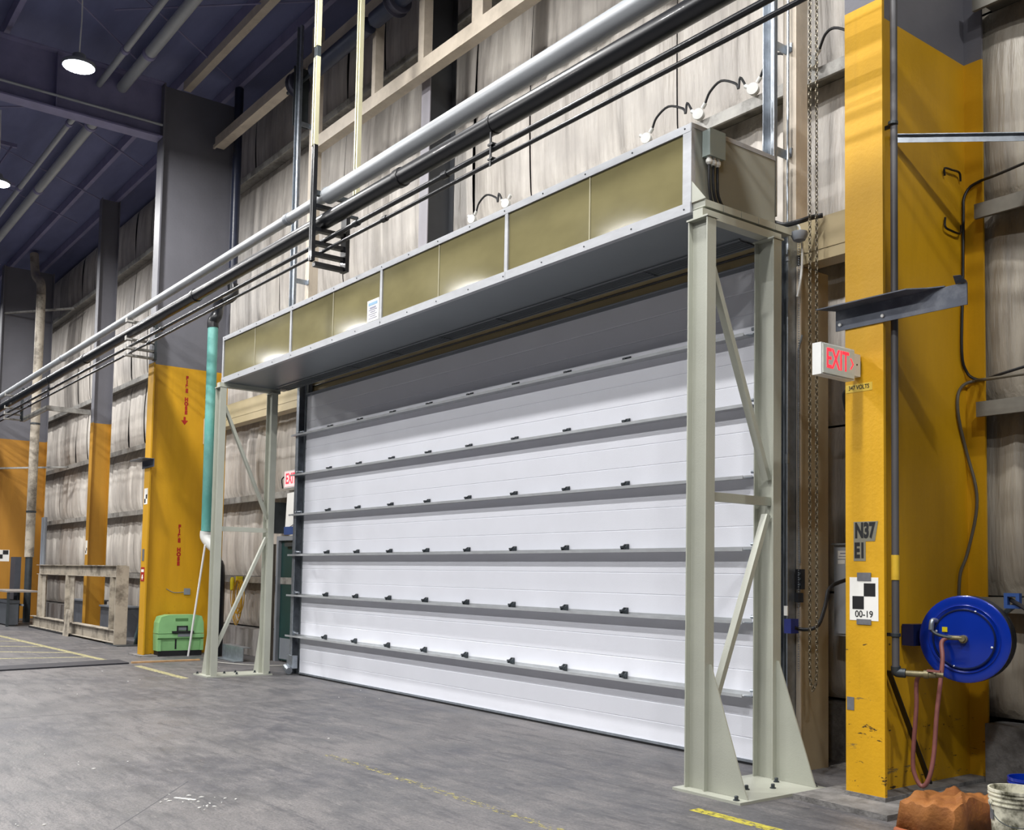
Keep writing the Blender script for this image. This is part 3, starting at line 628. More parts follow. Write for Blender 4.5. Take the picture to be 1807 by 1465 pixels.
# ================================================================ CHAINS, CABLES AND CONTROLS BY THE RIGHT JAMB
def chain(mb, pts, pitch, R, r):
    P = [Vector(p) for p in pts]; seg = []; 
    tot = sum((P[i+1]-P[i]).length for i in range(len(P)-1)); n = int(tot/pitch); k = 0; d = 0; i = 0; acc = 0
    for q in range(n):
        s = q*pitch
        while i < len(P)-2 and s > acc+(P[i+1]-P[i]).length: acc += (P[i+1]-P[i]).length; i += 1
        t = (P[i+1]-P[i]).normalized(); c = P[i]+t*(s-acc)
        a = t.cross(Vector((.3, 1, .1))).normalized(); b = t.cross(a); ax = a if q % 2 else b
        vs = []
        for j in range(8):
            an = 2*PI*j/8; e = t*math.cos(an)*R*1.35+ax*math.sin(an)*R*.72; o_ = e.normalized(); nn = t.cross(ax)
            for h in range(4):
                bn = 2*PI*h/4; vs.append(c+e+(o_*math.cos(bn)+nn*math.sin(bn))*r)
        mb.add(vs, [(j*4+h, ((j+1) % 8)*4+h, ((j+1) % 8)*4+(h+1) % 4, j*4+(h+1) % 4) for j in range(8) for h in range(4)])
    return mb
yC = 7.05; xA, xB = PY(1429, 600, yC).x, PY(1441, 600, yC).x
loop = [(xA, yC, 10.4), (xA, yC, .86)] + [((xA+xB)/2+(xA-xB)/2*math.cos(a), yC, .86-.14*math.sin(a)) for a in (PI*.25, PI*.5, PI*.75)] + [(xB, yC, .86), (xB, yC, 10.4)]
ch = thing('hand_chain', 'long steel hand chain hanging in a loop beside the yellow column', 'chain', ((xA+xB)/2, yC, .7))
obj('links', chain(MB(), loop, .034, .018, .0042), mat('chain_steel', '#625b4c', .4, .6, .25, 20), ch, kind='stuff')
bd = MB(); z = 4.55
while z > .85: bd.lathe((-5.375, 7.14, z), (0, 0, 1), [(-.006, .001), (-.003, .0055), (.003, .0055), (.006, .001)], 6, False); z -= .02
bc = thing('bead_chain', 'thin silver bead chain hanging left of the hand chain', 'chain', (-5.375, 7.14, .85)); obj('beads', bd, mGALV, bc, kind='stuff')
tag(obj('conduit_pipe', MB().cyl((-5.46, 7.10, 1.3), (-5.46, 7.10, 7.0), .012, 8).cyl((-5.46, 7.1, 2.6), (-5.46, 7.1, 2.68), .018, 8).cyl((-5.46, 7.1, 4.35), (-5.46, 7.1, 4.5), .02, 8), mGALV, smooth=True), 'slim steel conduit pipe between the grey frame and the taupe jamb', 'conduit')
tag(obj('conduit_pipe', MB().tube([(-5.39, 7.18, 1.75), (-5.40, 7.18, 2.1), (-5.405, 7.18, 2.6), (-5.405, 7.18, 3.5), (-5.395, 7.17, 3.58), (-5.36, 7.17, 3.7)], .010, 8), mGALV, smooth=True), 'thin bent steel conduit running down the jamb to the black switch', 'conduit')
tag(obj('jumper_cable', MB().tube([(-5.36, 7.1, 4.02), (-5.32, 7.1, 4.2), (-5.31, 7.1, 4.45), (-5.34, 7.1, 4.62), (-5.40, 7.1, 4.66)], .010, 8), mWHITE, smooth=True), 'pale bent cable arching above the hand chain', 'cable')
tag(obj('power_cable', MB().tube([PY(1366, 393, 6.93), PY(1385, 397, 6.97), PY(1410, 391, 7.0), PY(1432, 384, 7.12), PY(1452, 380, 7.18)], .022, 8), mRUB, smooth=True), 'thick black cable leaving the air curtain at the jamb', 'cable')
tag(obj('bell', MB().lathe((-5.28, 7.02, 4.45), (0, 0, 1), [(0, .005), (.02, .05), (.06, .07), (.09, .07)], 14), mELEC, smooth=True), 'small pale bell shaped fitting under the black cable', 'fitting')
sw = thing('switch', 'black pull switch on the taupe jamb', 'switch', (-5.37, 7.18, 1.45))
obj('body', MB().box(-5.42, -5.355, 7.15, 7.199, 1.53, 1.70), mBLACK, sw); obj('lever', MB().box(-5.41, -5.37, 7.13, 7.199, 1.42, 1.50), mBLACK, sw)
for k in range(3): obj('knob', MB().cyl((-5.37, 7.15, 1.57+.045*k), (-5.37, 7.142, 1.57+.045*k), .012, 10), mDARK, sw)
mo = thing('door_sensor', 'blue sensor with black cable low on the jamb', 'sensor', (-5.5, 7.12, 1.15))
q = PY(1395, 1105, 7.06)
obj('body', MB().box(q.x-.035, q.x+.035, 7.02, 7.12, q.z-.06, q.z+.06), mat('dark_blue_box', '#2b3680', .4), mo)
obj('cable', MB().tube([(q.x+.03, 7.07, q.z-.01), (-5.36, 7.12, 1.20), (-5.28, 7.15, 1.20), (-5.22, 7.2, 1.24), (-5.19, 7.25, 1.40), (-5.18, 7.3, 1.55), (-5.15, 7.5, 1.62)], .016, 8), mRUB, mo, smooth=True)
q2 = PY(1387, 1078, 7.0)
tag(obj('warning_tag', MB().box(q2.x-.018, q2.x+.018, 6.995, 7.005, q2.z-.04, q2.z+.04), mSTICK), 'small white cloth tag above the blue sensor', 'tag')
eb = thing('electrical_cabinet', 'tall grey electrical cabinet half hidden by the yellow column', 'cabinet', (-5.2, 7.8, 1.12))
mCAB = mat('cabinet_grey', '#a6abb3', .4, 0, .03, 3)
obj('body', MB().box(-5.42, -4.9, 7.70, 7.86, 1.13, 1.92), mCAB, eb); obj('door_panel', MB().box(-5.39, -4.92, 7.685, 7.699, 1.15, 1.90), mCAB, eb)
obj('lid', MB().box(-5.43, -4.88, 7.67, 7.87, 1.921, 1.935), mELEC, eb)
sl = obj('label_sticker', MB().box(-5.37, -5.22, 7.682, 7.6845, 1.80, 1.87), mSTICK, eb); obj('print_row', MB().box(-5.345, -5.25, 7.680, 7.6815, 1.842, 1.852).box(-5.36, -5.24, 7.680, 7.6815, 1.818, 1.824), mPRN, sl)
obj('label_sticker', MB().box(-5.37, -5.30, 7.682, 7.6845, 1.755, 1.79), mSTICK, eb)
obj('feed_pipe', MB().cyl((-5.22, 7.78, 1.936), (-5.22, 7.78, 3.4), .02, 10), mDARK, eb, smooth=True)
p = PY(1487, 1333, 7.8); tag(obj('round_cover', MB().lathe((-5.33, 7.93, .12), (0, -1, 0), [(0, .1), (.012, .1), (.016, .03)], 22), mWHITE, smooth=True), 'pale round disc leaning at the curb behind the yellow column', 'disc')
tag(obj('rubble', MB().box(-5.42, -5.1, 7.64, 7.9, 0, .012).prism([(-5.35, 7.66, .013), (-5.2, 7.70, .013), (-5.22, 7.84, .013), (-5.38, 7.8, .013)], (0, 0, .018)), mCONC, kind=None), 'small heap of grey rubble at the foot of the jamb', 'rubble')

# ================================================================ ON THE NEAR YELLOW COLUMN
sa = thing('shelf_angle', 'dark steel angle bolted across the near yellow column above the exit sign', 'bracket', (-4.1, 6.55, 3.5))
obj('plate', MB().box(-4.62, -3.58, 6.588, 6.598, 3.50, 3.655), mSHELF, sa)
obj('top_flange', MB().prism([(-4.70, 6.45, 3.656), (-3.95, 6.45, 3.656), (-3.84, 6.54, 3.656), (-3.74, 6.585, 3.656), (-3.74, 6.598, 3.656), (-4.62, 6.598, 3.656)], (0, 0, .008)), mSHELF, sa)
obj('torn_lip', MB().prism([(-3.66, 6.588, 3.656), (-3.58, 6.588, 3.656), (-3.58, 6.50, 3.685), (-3.63, 6.50, 3.69)], (0, .006, .004)), mSHELF, sa)
for x in (-4.58, -4.22): obj('bolt', MB().lathe((x, 6.587, 3.545), (0, -1, 0), [(0, .014), (.01, .013), (.014, .006)], 10), mWHITE, sa, smooth=True)
ex = thing('exit_sign', 'white EXIT sign with red letters projecting from the near yellow column', 'sign', (-4.45, 6.34, 3.08))
obj('case', MB().prism([(-4.475, 6.10, 3.08), (-4.475, 6.50, 3.08), (-4.475, 6.50, 3.31), (-4.475, 6.10, 3.31)], (.075, 0, 0)), mWHITE, ex)
obj('face', MB().box(-4.3995, -4.392, 6.115, 6.49, 3.09, 3.30), mat('exit_face', '#d5d9cf', .35, 0, .05, 20), ex)
obj('mount', MB().box(-4.47, -4.405, 6.505, 6.585, 3.12, 3.285), mWHITE, ex); obj('gasket', MB().box(-4.46, -4.41, 6.586, 6.599, 3.14, 3.24), mRUB, ex)
obj('screw', MB().cyl((-4.405, 6.54, 3.205), (-4.402, 6.54, 3.205), .007, 8), mINK, ex)
text('lettering', 'EXIT', .205, (-4.3905, 6.285, 3.195), (0, 1, 0), (0, 0, 1), mEXITR, ex, .66, .002, spacing=.98)
obj('arrow', MB().prism([(-4.391, 6.436, 3.235), (-4.391, 6.466, 3.195), (-4.391, 6.436, 3.155), (-4.391, 6.448, 3.155), (-4.391, 6.478, 3.195), (-4.391, 6.448, 3.235)], (.002, 0, 0)), mEXITR, ex)
tag(obj('sign_cable', MB().tube([(-4.56, 6.66, 3.06), (-4.66, 6.75, 3.05), (-4.72, 6.85, 2.98), (-4.72, 6.9, 2.9), (-4.66, 6.95, 2.84), (-4.6, 7.0, 2.83)], .014, 8), mRUB, smooth=True), 'black cable looping behind the column below the exit sign', 'cable')
vl = thing('voltage_label', 'yellow sticker reading 347 VOLTS below the exit sign', 'sticker', (-4.43, 6.6, 3.02))
obj('backing', MB().box(-4.54, -4.315, 6.598, 6.5995, 3.015, 3.075), mat('pale_yellow_film', '#d8b94a', .45), vl)
text('lettering', '347 VOLTS', .045, (-4.428, 6.5972, 3.047), (1, 0, 0), (0, 0, 1), mINK, vl, .82, .0006)
gl = thing('grid_label', 'silver sticker with black N37 over E1 on the near yellow column', 'sticker', (-4.4, 6.6, 1.75))
obj('backing', MB().prism([(-4.475, 6.5995, 1.755), (-4.475, 6.5995, 2.045), (-4.272, 6.5995, 2.045), (-4.298, 6.5995, 1.90), (-4.375, 6.5995, 1.90), (-4.375, 6.5995, 1.755)], (0, -.0015, 0)), mat('silver_film', '#8a8778', .4, .3), gl)
text('lettering', 'N37', .15, (-4.382, 6.5972, 1.975), (1, 0, 0), (0, 0, 1), mINK, gl, .62, .007)
text('lettering', 'E1', .15, (-4.424, 6.5972, 1.828), (1, 0, 0), (0, 0, 1), mINK, gl, .6, .007)
def target(label, x0, x1, y, z0, z1, full=False):
    t = thing('survey_target', label, 'sign', ((x0+x1)/2, y, z0), 'survey targets'); h = z1-z0; w = x1-x0; q = (z0+h*.26) if full else z0+h*.08
    obj('sheet', MB().box(x0, x1, y-.002, y-.0005, z0, z1), mSTICK, t)
    cx, s = (x0+x1)/2, min(w*.40, (z1-q)/2*.9)
    obj('black_square', MB().box(cx, cx+s, y-.0032, y-.0021, q+s, q+2*s), mINK, t); obj('black_square', MB().box(cx-s, cx, y-.0032, y-.0021, q, q+s), mINK, t)
    return t
tg = target('white survey target sheet numbered 00-19 on the near yellow column', -4.51, -4.272, 6.6, 1.32, 1.635, True)
text('lettering', '00-19', .068, (-4.39, 6.5972, 1.365), (1, 0, 0), (0, 0, 1), mINK, tg, .95, .0006)
obj('tape', MB().box(-4.445, -4.33, 6.594, 6.597, 1.61, 1.67), mTAPE, tg); obj('tape', MB().box(-4.45, -4.33, 6.594, 6.597, 1.29, 1.33), mTAPE, tg)
tag(obj('tape_patch', MB().box(-4.535, -4.475, 6.597, 6.5995, .66, .755), mTAPE), 'grey tape patch low on the left edge of the near yellow column', 'tape')
wpz = thing('water_pipe', 'dark vertical pipe with elbow and brass valve on the near yellow column', 'pipe', (-4.2, 6.74, .9))
obj('riser', MB().cyl((-4.2, 6.70, .99), (-4.2, 6.72, 8.5), .026, 12), mat('dull_pipe', '#5b5a5c', .5, .2, .15, 6, stretch=(1, 1, .3)), wpz, smooth=True)
obj('elbow', MB().tube([(-4.2, 6.70, 1.0), (-4.2, 6.705, .965), (-4.19, 6.71, .955), (-4.14, 6.73, .953)], .034, 12), mDARK, wpz, smooth=True)
obj('nipple', MB().cyl((-4.14, 6.73, .953), (-4.03, 6.78, .953), .022, 12), mBRASS, wpz, smooth=True)
obj('valve', MB().lathe((-4.03, 6.78, .953), (.9, .42, 0), [(0, .03), (.03, .03), (.035, .024), (.08, .024), (.085, .018), (.13, .018)], 12), mBRASS, wpz, smooth=True)
obj('handle', MB().box(-4.0, -3.90, 6.77, 6.785, .975, .99), mHOSE, wpz)
for z, nm in ((1.21, 'clamp'), (5.0, 'clamp')): obj(nm, MB().lathe((-4.2, 6.70, z), (0, 0, 1), [(0, .03), (.003, .036), (.025, .036), (.028, .03)], 12).box(-4.37, -4.23, 6.72, 6.74, z, z+.025), mDARK, wpz, smooth=True)
obj('yellow_sleeve', MB().cyl((-4.2, 6.7005, 1.62), (-4.2, 6.7012, 1.80), .03, 12), mat('yellow_film', '#e0b83a', .4), wpz, smooth=True)
# hose reel
rc = PY(1702, 1128, 7.14); ra = math.radians(14); rn = Vector((math.sin(ra), -math.cos(ra), 0))
hr = thing('hose_reel', 'big blue hose reel mounted on the near yellow column', 'hose reel', (rc.x, rc.y, .88))
R_ = .315
obj('front_disc', MB().lathe(rc, rn, [(-.01, R_-.01), (-.006, R_), (.006, R_), (.012, R_-.012), (.008, .25), (.014, .247), (.016, .243), (.010, .236), (.006, .222), (.018, .214), (.02, .206), (.016, .02)], 48), mBLUE, hr, smooth=True)
obj('drum', MB().lathe(rc-rn*.13, rn, [(0, .16), (.119, .16)], 32), mBLUE, hr, smooth=True)
for k in range(3): obj('wound_hose', MB().tube([rc-rn*(.03+.035*k)+(rn.cross(Vector((0, 0, 1)))*math.cos(a)+Vector((0, 0, 1))*math.sin(a))*.30 for a in [2*PI*i/36 for i in range(37)]], .018, 8, 1, False), mRUB, hr, smooth=True)
obj('rear_disc', MB().lathe(rc-rn*.15, rn, [(-.01, R_-.01), (-.006, R_), (.006, R_), (.01, R_-.012), (.006, .02)], 48), mBLACK, hr, smooth=True)
obj('hub_ring', MB().tube([rc+rn*.02+(rn.cross(Vector((0, 0, 1)))*math.cos(a)+Vector((0, 0, 1))*math.sin(a))*.213 for a in [2*PI*i/40 for i in range(41)]], .008, 6, 1, False), mat('dark_blue_rim', '#10204e', .3, .2), hr, smooth=True)
obj('mount', MB().box(-4.366, -4.27, 7.05, 7.32, 1.13, 1.29).box(-4.269, -4.05, 7.16, 7.30, 1.16, 1.26), mat('navy_bracket', '#16204e', .4), hr)
obj('axle', MB().cyl(rc-rn*.16, rc+rn*.05, .03, 12).cyl(rc-rn*.16, rc-rn*.24, .03, 10), mBRASS, hr, smooth=True)
tR = rn.cross(Vector((0, 0, 1))); tR = -tR if tR.x < 0 else tR
for a, b in ((.08, .20), (.19, -.05), (-.07, -.2), (-.19, .05)): obj('bolt', MB().lathe(rc+rn*.017+tR*a+Vector((0, 0, b)), rn, [(0, .009), (.006, .008), (.01, .003)], 8), mWHITE, hr, smooth=True)
obj('yellow_tag', MB().box(-.02, .02, -.002, .002, -.018, .018), mYPLUG, hr, org=(0, 0, 0)).location = rc+rn*.024-tR*.13+Vector((0, 0, .065))-ORI[hr.name]
obj('gooseneck', MB().tube([rc+rn*.02-tR*.19+Vector((0, 0, .125)), rc+rn*.07-tR*.205+Vector((0, 0, .125)), rc+rn*.08-tR*.21+Vector((0, 0, .06))], .018, 10), mGALV, hr, smooth=True)
obj('short_hose', MB().tube([rc+rn*.08-tR*.21+Vector((0, 0, .06)), rc+rn*.08-tR*.17+Vector((0, 0, .03)), rc+rn*.07-tR*.1+Vector((0, 0, .012)), rc+rn*.06-tR*.02+Vector((0, 0, .01))], .012, 8), mDARK, hr, smooth=True)
obj('inlet_elbow', MB().cyl(rc+rn*.06-tR*.10+Vector((0, 0, .008)), rc+rn*.06+Vector((0, 0, .008)), .018, 10).cyl(rc+rn*.016+Vector((0, 0, .005)), rc+rn*.075+Vector((0, 0, .005)), .022, 10), mBRASS, hr, smooth=True)
gm = rc-rn*.07+tR*.31+Vector((0, 0, .285))
obj('guide_block', MB().box(gm.x-.055, gm.x+.055, gm.y-.02, gm.y+.02, gm.z-.055, gm.z-.03).box(gm.x-.055, gm.x+.055, gm.y-.02, gm.y+.02, gm.z+.03, gm.z+.055).box(gm.x-.055, gm.x-.03, gm.y-.02, gm.y+.02, gm.z-.03, gm.z+.03).box(gm.x+.03, gm.x+.055, gm.y-.02, gm.y+.02, gm.z-.03, gm.z+.03), mBLUE2, hr)
obj('guide_arm', MB().bar(rc-rn*.2+Vector((0, 0, .0)), gm+Vector((0, .09, -.01)), .04, .03), mDARK, hr)
obj('outlet_hose', MB().tube([gm+Vector((-.08, .1, .02)), gm, gm+Vector((.1, -.06, -.04)), gm+Vector((.22, -.1, -.10)), gm+Vector((.35, -.12, -.17))], .016, 8), mRUB, hr, smooth=True)
hub = rc+rn*.06-tR*.10+Vector((0, 0, .008))
hp = [hub, hub+Vector((-.03, -.03, -.04)), PY(1663, 1170, 6.98), PY(1653, 1260, 6.92), PY(1648, 1330, 6.88), PY(1640, 1372, 6.85), PY(1628, 1388, 6.84), PY(1616, 1372, 6.83), PY(1611, 1340, 6.82), PY(1617, 1250, 6.81), PY(1620, 1195, 6.81), Vector((-3.95, 6.815, .95))]
tag(obj('feed_hose', MB().tube(hp, .016, 10, 6), mHOSE, smooth=True), 'dusty red feed hose looping from the valve up to the reel', 'hose')
tag(obj('steel_bar', MB().bar((-4.34, 6.83, .95), (-4.33, 7.36, .075), .012, .04, (1, 0, 0)), mBLACK), 'black flat bar leaning on the web of the near yellow column', 'bar')
tag(obj('flange_brace', MB().bar((-4.36, 6.93, 5.04), (-3.50, 7.9, 5.04), .05, .006, (0, 0, 1)).bar((-4.36, 6.93, 5.01), (-3.50, 7.9, 5.01), .005, .055, (0, 0, 1)), mGALV), 'horizontal galvanised brace from the near yellow column to the wall', 'brace')
cb = [PC(1733, 318), PC(1712, 330), PC(1701, 350), PC(1700, 380), PC(1699, 500), PC(1697, 620), PC(1705, 655), PC(1718, 668), PC(1738, 670)]
tag(obj('web_cable', MB().tube(cb+[PY(1760, 662, 7.84), PY(1830, 640, 7.84)], .012, 8), mRUB, smooth=True), 'black cable running down the web beside the rear flange', 'cable')
cb2 = [PY(1840, 655, 7.83), PY(1750, 668, 7.84), PC(1722, 672), PC(1700, 680), PC(1690, 700), PC(1692, 740), PC(1706, 800), PC(1722, 860), PC(1722, 910), PC(1706, 980), PC(1695, 1010), PC(1692, 1050), PC(1692, 1100)]
tag(obj('web_cable', MB().tube(cb2, .013, 8), mat('grey_cable', '#5a554a', .5), smooth=True), 'grey cable sagging in an S down to the hose reel', 'cable')
t = thing('wall_cable', 'black cable curving from the rear flange up the right wall', 'cable', (-4.0, 7.84, 4.9)); obj('cable', MB().tube([PC(1733, 318), PY(1760, 308, 7.9), PY(1807, 288, 7.85), PY(1850, 270, 7.85)], .012, 8), mRUB, t, smooth=True)
hk2 = thing('wall_hook', 'broken black hook on the near yellow column below the galvanised brace', 'hook', PX(1680, 305, -4.36)); obj('rod', MB().tube([PX(1667, 310, -4.36), PX(1667, 297, -4.35), PX(1680, 300, -4.345), PX(1693, 305, -4.345), PX(1695, 320, -4.36)], .009, 8), mBLACK, hk2, smooth=True)
hk = thing('wall_hook', 'bent black hook on the near yellow column just above the dark steel angle', 'hook', PX(1680, 400, -4.36)); obj('rod', MB().tube([PX(1668, 384, -4.36), PX(1668, 400, -4.35), PX(1678, 407, -4.345), PX(1694, 412, -4.345), PX(1696, 398, -4.36)], .009, 8), mBLACK, hk, smooth=True)
# tarp over a low stack, buckets, flange pipe
def tarp():
    mb = MB(); nx, ny = 34, 22; x0, x1, y0, y1 = -3.79, -3.40, 6.02, 6.74; r = random.Random(3)
    def h(u, v):
        e = min(u/.03, (1-u)/.06, v/.05, 1); e = max(0, e); top = .185+.05*max(0, math.sin(3.0*v*PI*.5))*(.4+.6*u)
        top += .016*math.sin(7*u+5*v)*math.sin(6*v-2*u)+.014*abs(math.sin(6*u-8*v))-.016*abs(math.sin(9*u+5*v+.4))+.006*math.sin(31*u+23*v)
        return .012+top*e**.35
    for j in range(ny+1):
        for i in range(nx+1):
            u, v = i/nx, j/ny; k = .02*math.sin(9*u+4*v)
            mb.v.append(Vector((x0+(x1-x0)*u+.02*math.sin(11*v), y0+(y1-y0)*v+k, h(u, v))))
    mb.f = [(j*(nx+1)+i, j*(nx+1)+i+1, (j+1)*(nx+1)+i+1, (j+1)*(nx+1)+i) for j in range(ny) for i in range(nx)]
    return mb
tt = thing('tarp', 'crumpled orange tarp over a low stack beside the yellow column', 'tarp', (-3.57, 6.4, 0)); obj('sheet', tarp(), mTARP, tt, smooth=True)
o = tt.children[0]; md = o.modifiers.new('thick', 'SOLIDIFY'); md.thickness = .006; md.offset = 1
obj('folded_edge', MB().tube([(-3.78, 6.02, .02), (-3.7, 6.0, .022), (-3.55, 6.01, .018), (-3.42, 6.0, .02)], .018, 8), mat('tarp_hem', '#94502f', .55, 0, .1, 9), tt, smooth=True)
def bucket(label, c, m, r=.15, h=.37):
    t = thing('bucket', label, 'bucket', c, 'buckets'); x, y = c[0], c[1]; ex_ = r*.86
    def rad(z): return ex_+(r-ex_)*z/h
    prof = [(0, ex_-.012), (.006, ex_), (h*.72, rad(h*.72))]
    for k in range(3):
        z = h*(.74+.075*k); prof += [(z, rad(z)), (z+.003, rad(z)+.009), (z+.012, rad(z)+.009), (z+.015, rad(z+.015))]
    prof += [(h-.02, rad(h)), (h-.018, r+.006), (h, r+.006), (h, r-.003), (.02, ex_-.008), (.018, .002)]
    obj('body', MB().lathe((x, y, c[2]), (0, 0, 1), prof, 40), m, t, smooth=True); return t
bk = bucket('dirty white plastic bucket at the right edge beside the orange tarp', (-3.115, 6.245, 0), mBUCK)
dv = Vector((-.62, -.78, 0)); dvn = dv.normalized(); bc_ = Vector((-3.115, 6.245, 0))
obj('ear', MB().lathe(bc_+dvn*.147+Vector((0, 0, .287)), dvn, [(0, .02), (.012, .018), (.014, .006)], 12), mBUCK, bk, smooth=True)
sd = Vector((-dvn.y, dvn.x, 0)); sd = sd if sd.x > 0 else -sd
obj('bail_wire', MB().tube([bc_+dvn*.160+Vector((0, 0, .287)), bc_+dvn*.165+sd*.05+Vector((0, 0, .24)), bc_+dvn*.145+sd*.10+Vector((0, 0, .195)), bc_+dvn*.09+sd*.145+Vector((0, 0, .17)), bc_+sd*.17+Vector((0, 0, .17))], .003, 6), mDARK, bk, smooth=True)
obj('tape_label', MB().box(-.02, .02, -.002, .002, -.03, .03), mTAPE, bk, org=(0, 0, 0)); o = bk.children[-1]; o.location = dvn*.1455+Vector((0, 0, .215)); o.rotation_euler = (0, 0, math.atan2(dvn.y, dvn.x)+PI/2)
bucket('blue plastic bucket just behind the dirty white bucket', (-3.25, 6.73, 0), mBLUE, .14, .36)
tag(obj('pipe_flange', MB().lathe((-3.47, 7.55, 1.58), (0, 0, 1), [(-.25, .03), (-.03, .03), (-.03, .075), (-.005, .075), (-.005, .06), (.005, .06), (.005, .075), (.03, .075), (.03, .03), (.3, .03)], 20), mDARK, smooth=True), 'grey bolted pipe flange on a riser at the right edge', 'pipe')

# ================================================================ FAR LEFT GROUP
sf = thing('shelf_angle', 'short steel angle bolted to the FIRE HOSE column', 'bracket', (-19.2, 6.08, 3.5))
obj('plate', MB().box(-19.62, -18.95, 6.095, 6.108, 3.50, 3.64), mSHELF, sf); obj('top_flange', MB().box(-19.75, -18.95, 5.9, 6.108, 3.641, 3.652), mSHELF, sf)
t = target('white survey target on the front of the FIRE HOSE column', -19.47, -19.27, 6.11, 2.82, 3.12)
t = target('white survey target on the slim orange column behind the rack', -26.95, -26.78, 7.05, 1.95, 2.3)
t = thing('survey_target', 'white survey target on the orange column at the left edge', 'sign', (-34.28, 6.55, 1.75), 'survey targets')
ya, yb = 6.38, 6.75
obj('sheet', MB().box(-34.291, -34.288, ya, yb, 1.77, 2.12), mSTICK, t); obj('black_square', MB().box(-34.287, -34.284, (ya+yb)/2, yb-.03, 1.98, 2.11), mINK, t); obj('black_square', MB().box(-34.287, -34.284, ya+.03, (ya+yb)/2, 1.85, 1.98), mINK, t)
fs = thing('fire_sign', 'red and white fire hose sign with arrow on the FIRE HOSE column', 'sign', (-19.36, 6.11, 1.3))
obj('plate', MB().box(-19.47, -19.28, 6.104, 6.109, 1.38, 1.64), mRED, fs)
obj('arrow', MB().prism([(-19.40, 6.1035, 1.50), (-19.35, 6.1035, 1.50), (-19.35, 6.1035, 1.46), (-19.32, 6.1035, 1.46), (-19.375, 6.1035, 1.40), (-19.43, 6.1035, 1.46), (-19.40, 6.1035, 1.46)], (0, -.002, 0)), mSTICK, fs)
obj('white_band', MB().box(-19.45, -19.30, 6.102, 6.1035, 1.55, 1.60), mSTICK, fs)
tag(obj('tape_patch', MB().box(-19.44, -19.33, 6.104, 6.1085, 1.76, 1.98), mTAPE), 'grey tape patch on the front of the FIRE HOSE column', 'tape')
# stencilled words on the web, one letter under the other
ly = lambda u, v: PX(u, v, -19.34)
a0, a1 = ly(334, 668), ly(325, 728); b0, b1 = ly(318, 930), ly(314, 995)
for nm, top, bot in (('upper', a0, a1), ('lower', b0, b1)):
    zt, zb = top.z, bot.z; word = 'FIRE HOSE'; st = (zt-zb)/8
    for i, ch_ in enumerate(word):
        if ch_ == ' ': continue
        text('stencil_letter', ch_, st*1.12, (-19.3455, (top.y+bot.y)/2, zt-st*i), (0, 1, 0), (0, 0, 1), mRED, cF, .95, .008)
ar = ly(326, 742); obj('stencil_arrow', MB().prism([(-19.346, ar.y-.02, ar.z+.07), (-19.346, ar.y+.02, ar.z+.07), (-19.346, ar.y+.02, ar.z), (-19.346, ar.y+.07, ar.z), (-19.346, ar.y, ar.z-.09), (-19.346, ar.y-.07, ar.z), (-19.346, ar.y-.02, ar.z)], (.001, 0, 0)), mRED, cF)
pt = ly(330, 1044); tag(obj('steel_patch', MB().box(-19.346, -19.33, pt.y-.06, pt.y+.06, pt.z-.06, pt.z+.06).tube([(-19.34, pt.y-.06, pt.z-.01), (-19.34, pt.y-.25, pt.z-.02), (-19.34, pt.y-.4, pt.z+.05)], .006, 6), mELEC), 'grey square plate with trailing wire above the green case', 'plate')
# green case
gx0, gx1, gy0, gy1 = -19.26, -18.95, 6.30, 7.16
gc = thing('tool_case', 'bright green plastic case with black handle standing against the FIRE HOSE column', 'case', ((gx0+gx1)/2, (gy0+gy1)/2, 0))
def yz(ps, x): return [(x, y, z) for y, z in ps]
obj('upper_shell', MB().prism(yz([(gy0+.0, .42), (gy1, .42), (gy1-.01, .62), (gy1-.05, .74), (gy1-.16, .765), (gy0+.2, .765), (gy0+.05, .73), (gy0+.01, .62)], gx1-.29), (.29, 0, 0)), mGREEN, gc)
obj('lower_shell', MB().prism(yz([(gy0+.01, .10), (gy1-.01, .10), (gy1, .41), (gy0, .41)], gx1-.29), (.24, 0, 0)), mGREEN, gc)
obj('front_ledge', MB().prism([(gx1-.05, gy0, .31), (gx1+.01, gy0, .34), (gx1+.01, gy0, .41), (gx1-.05, gy0, .41)], (0, gy1-gy0, 0)), mGREEN, gc)
obj('side_cheek', MB().box(gx1-.049, gx1-.005, gy0, gy0+.06, .10, .309), mGREEN, gc); obj('side_cheek', MB().box(gx1-.049, gx1-.005, gy1-.06, gy1, .10, .309), mGREEN, gc)
obj('foot', MB().box(gx1-.27, gx1-.03, gy0+.02, gy1-.02, 0, .099), mRUB, gc)
gh = (gy0+gy1)/2
obj('handle', MB().box(gx1+.001, gx1+.05, gh-.18, gh+.22, .43, .465).box(gx1+.001, gx1+.03, gh-.09, gh-.07, .466, .56).box(gx1+.001, gx1+.03, gh+.09, gh+.11, .466, .56).box(gx1+.001, gx1+.03, gh-.09, gh+.11, .545, .56), mRUB, gc)
obj('handle_plate', MB().box(gx1+.001, gx1+.012, gh-.069, gh+.089, .48, .544), mELEC, gc)
obj('latch_plate', MB().box(gx1+.011, gx1+.02, gh-.07, gh+.2, .36, .42), mELEC, gc)
obj('painted_recess', MB().box(gx1+.001, gx1+.004, gh-.12, gh+.12, .65, .70), mat('shaded_green', '#4f7a48', .5), gc)  # flat raised plate; the shade of a recess is put into its darker green
obj('strap', MB().box(gx1-.045, gx1-.04, gh-.10, gh-.07, .13, .309), mRUB, gc)
tag(obj('white_stick', MB().cyl((-18.86, 6.84, .0), tuple(PY(362, 962, 6.84)), .019, 10), mat('bright_white', '#f6f6f4', .4, 0, .02), smooth=True), 'thin white stick leaning in front of the green case', 'stick')
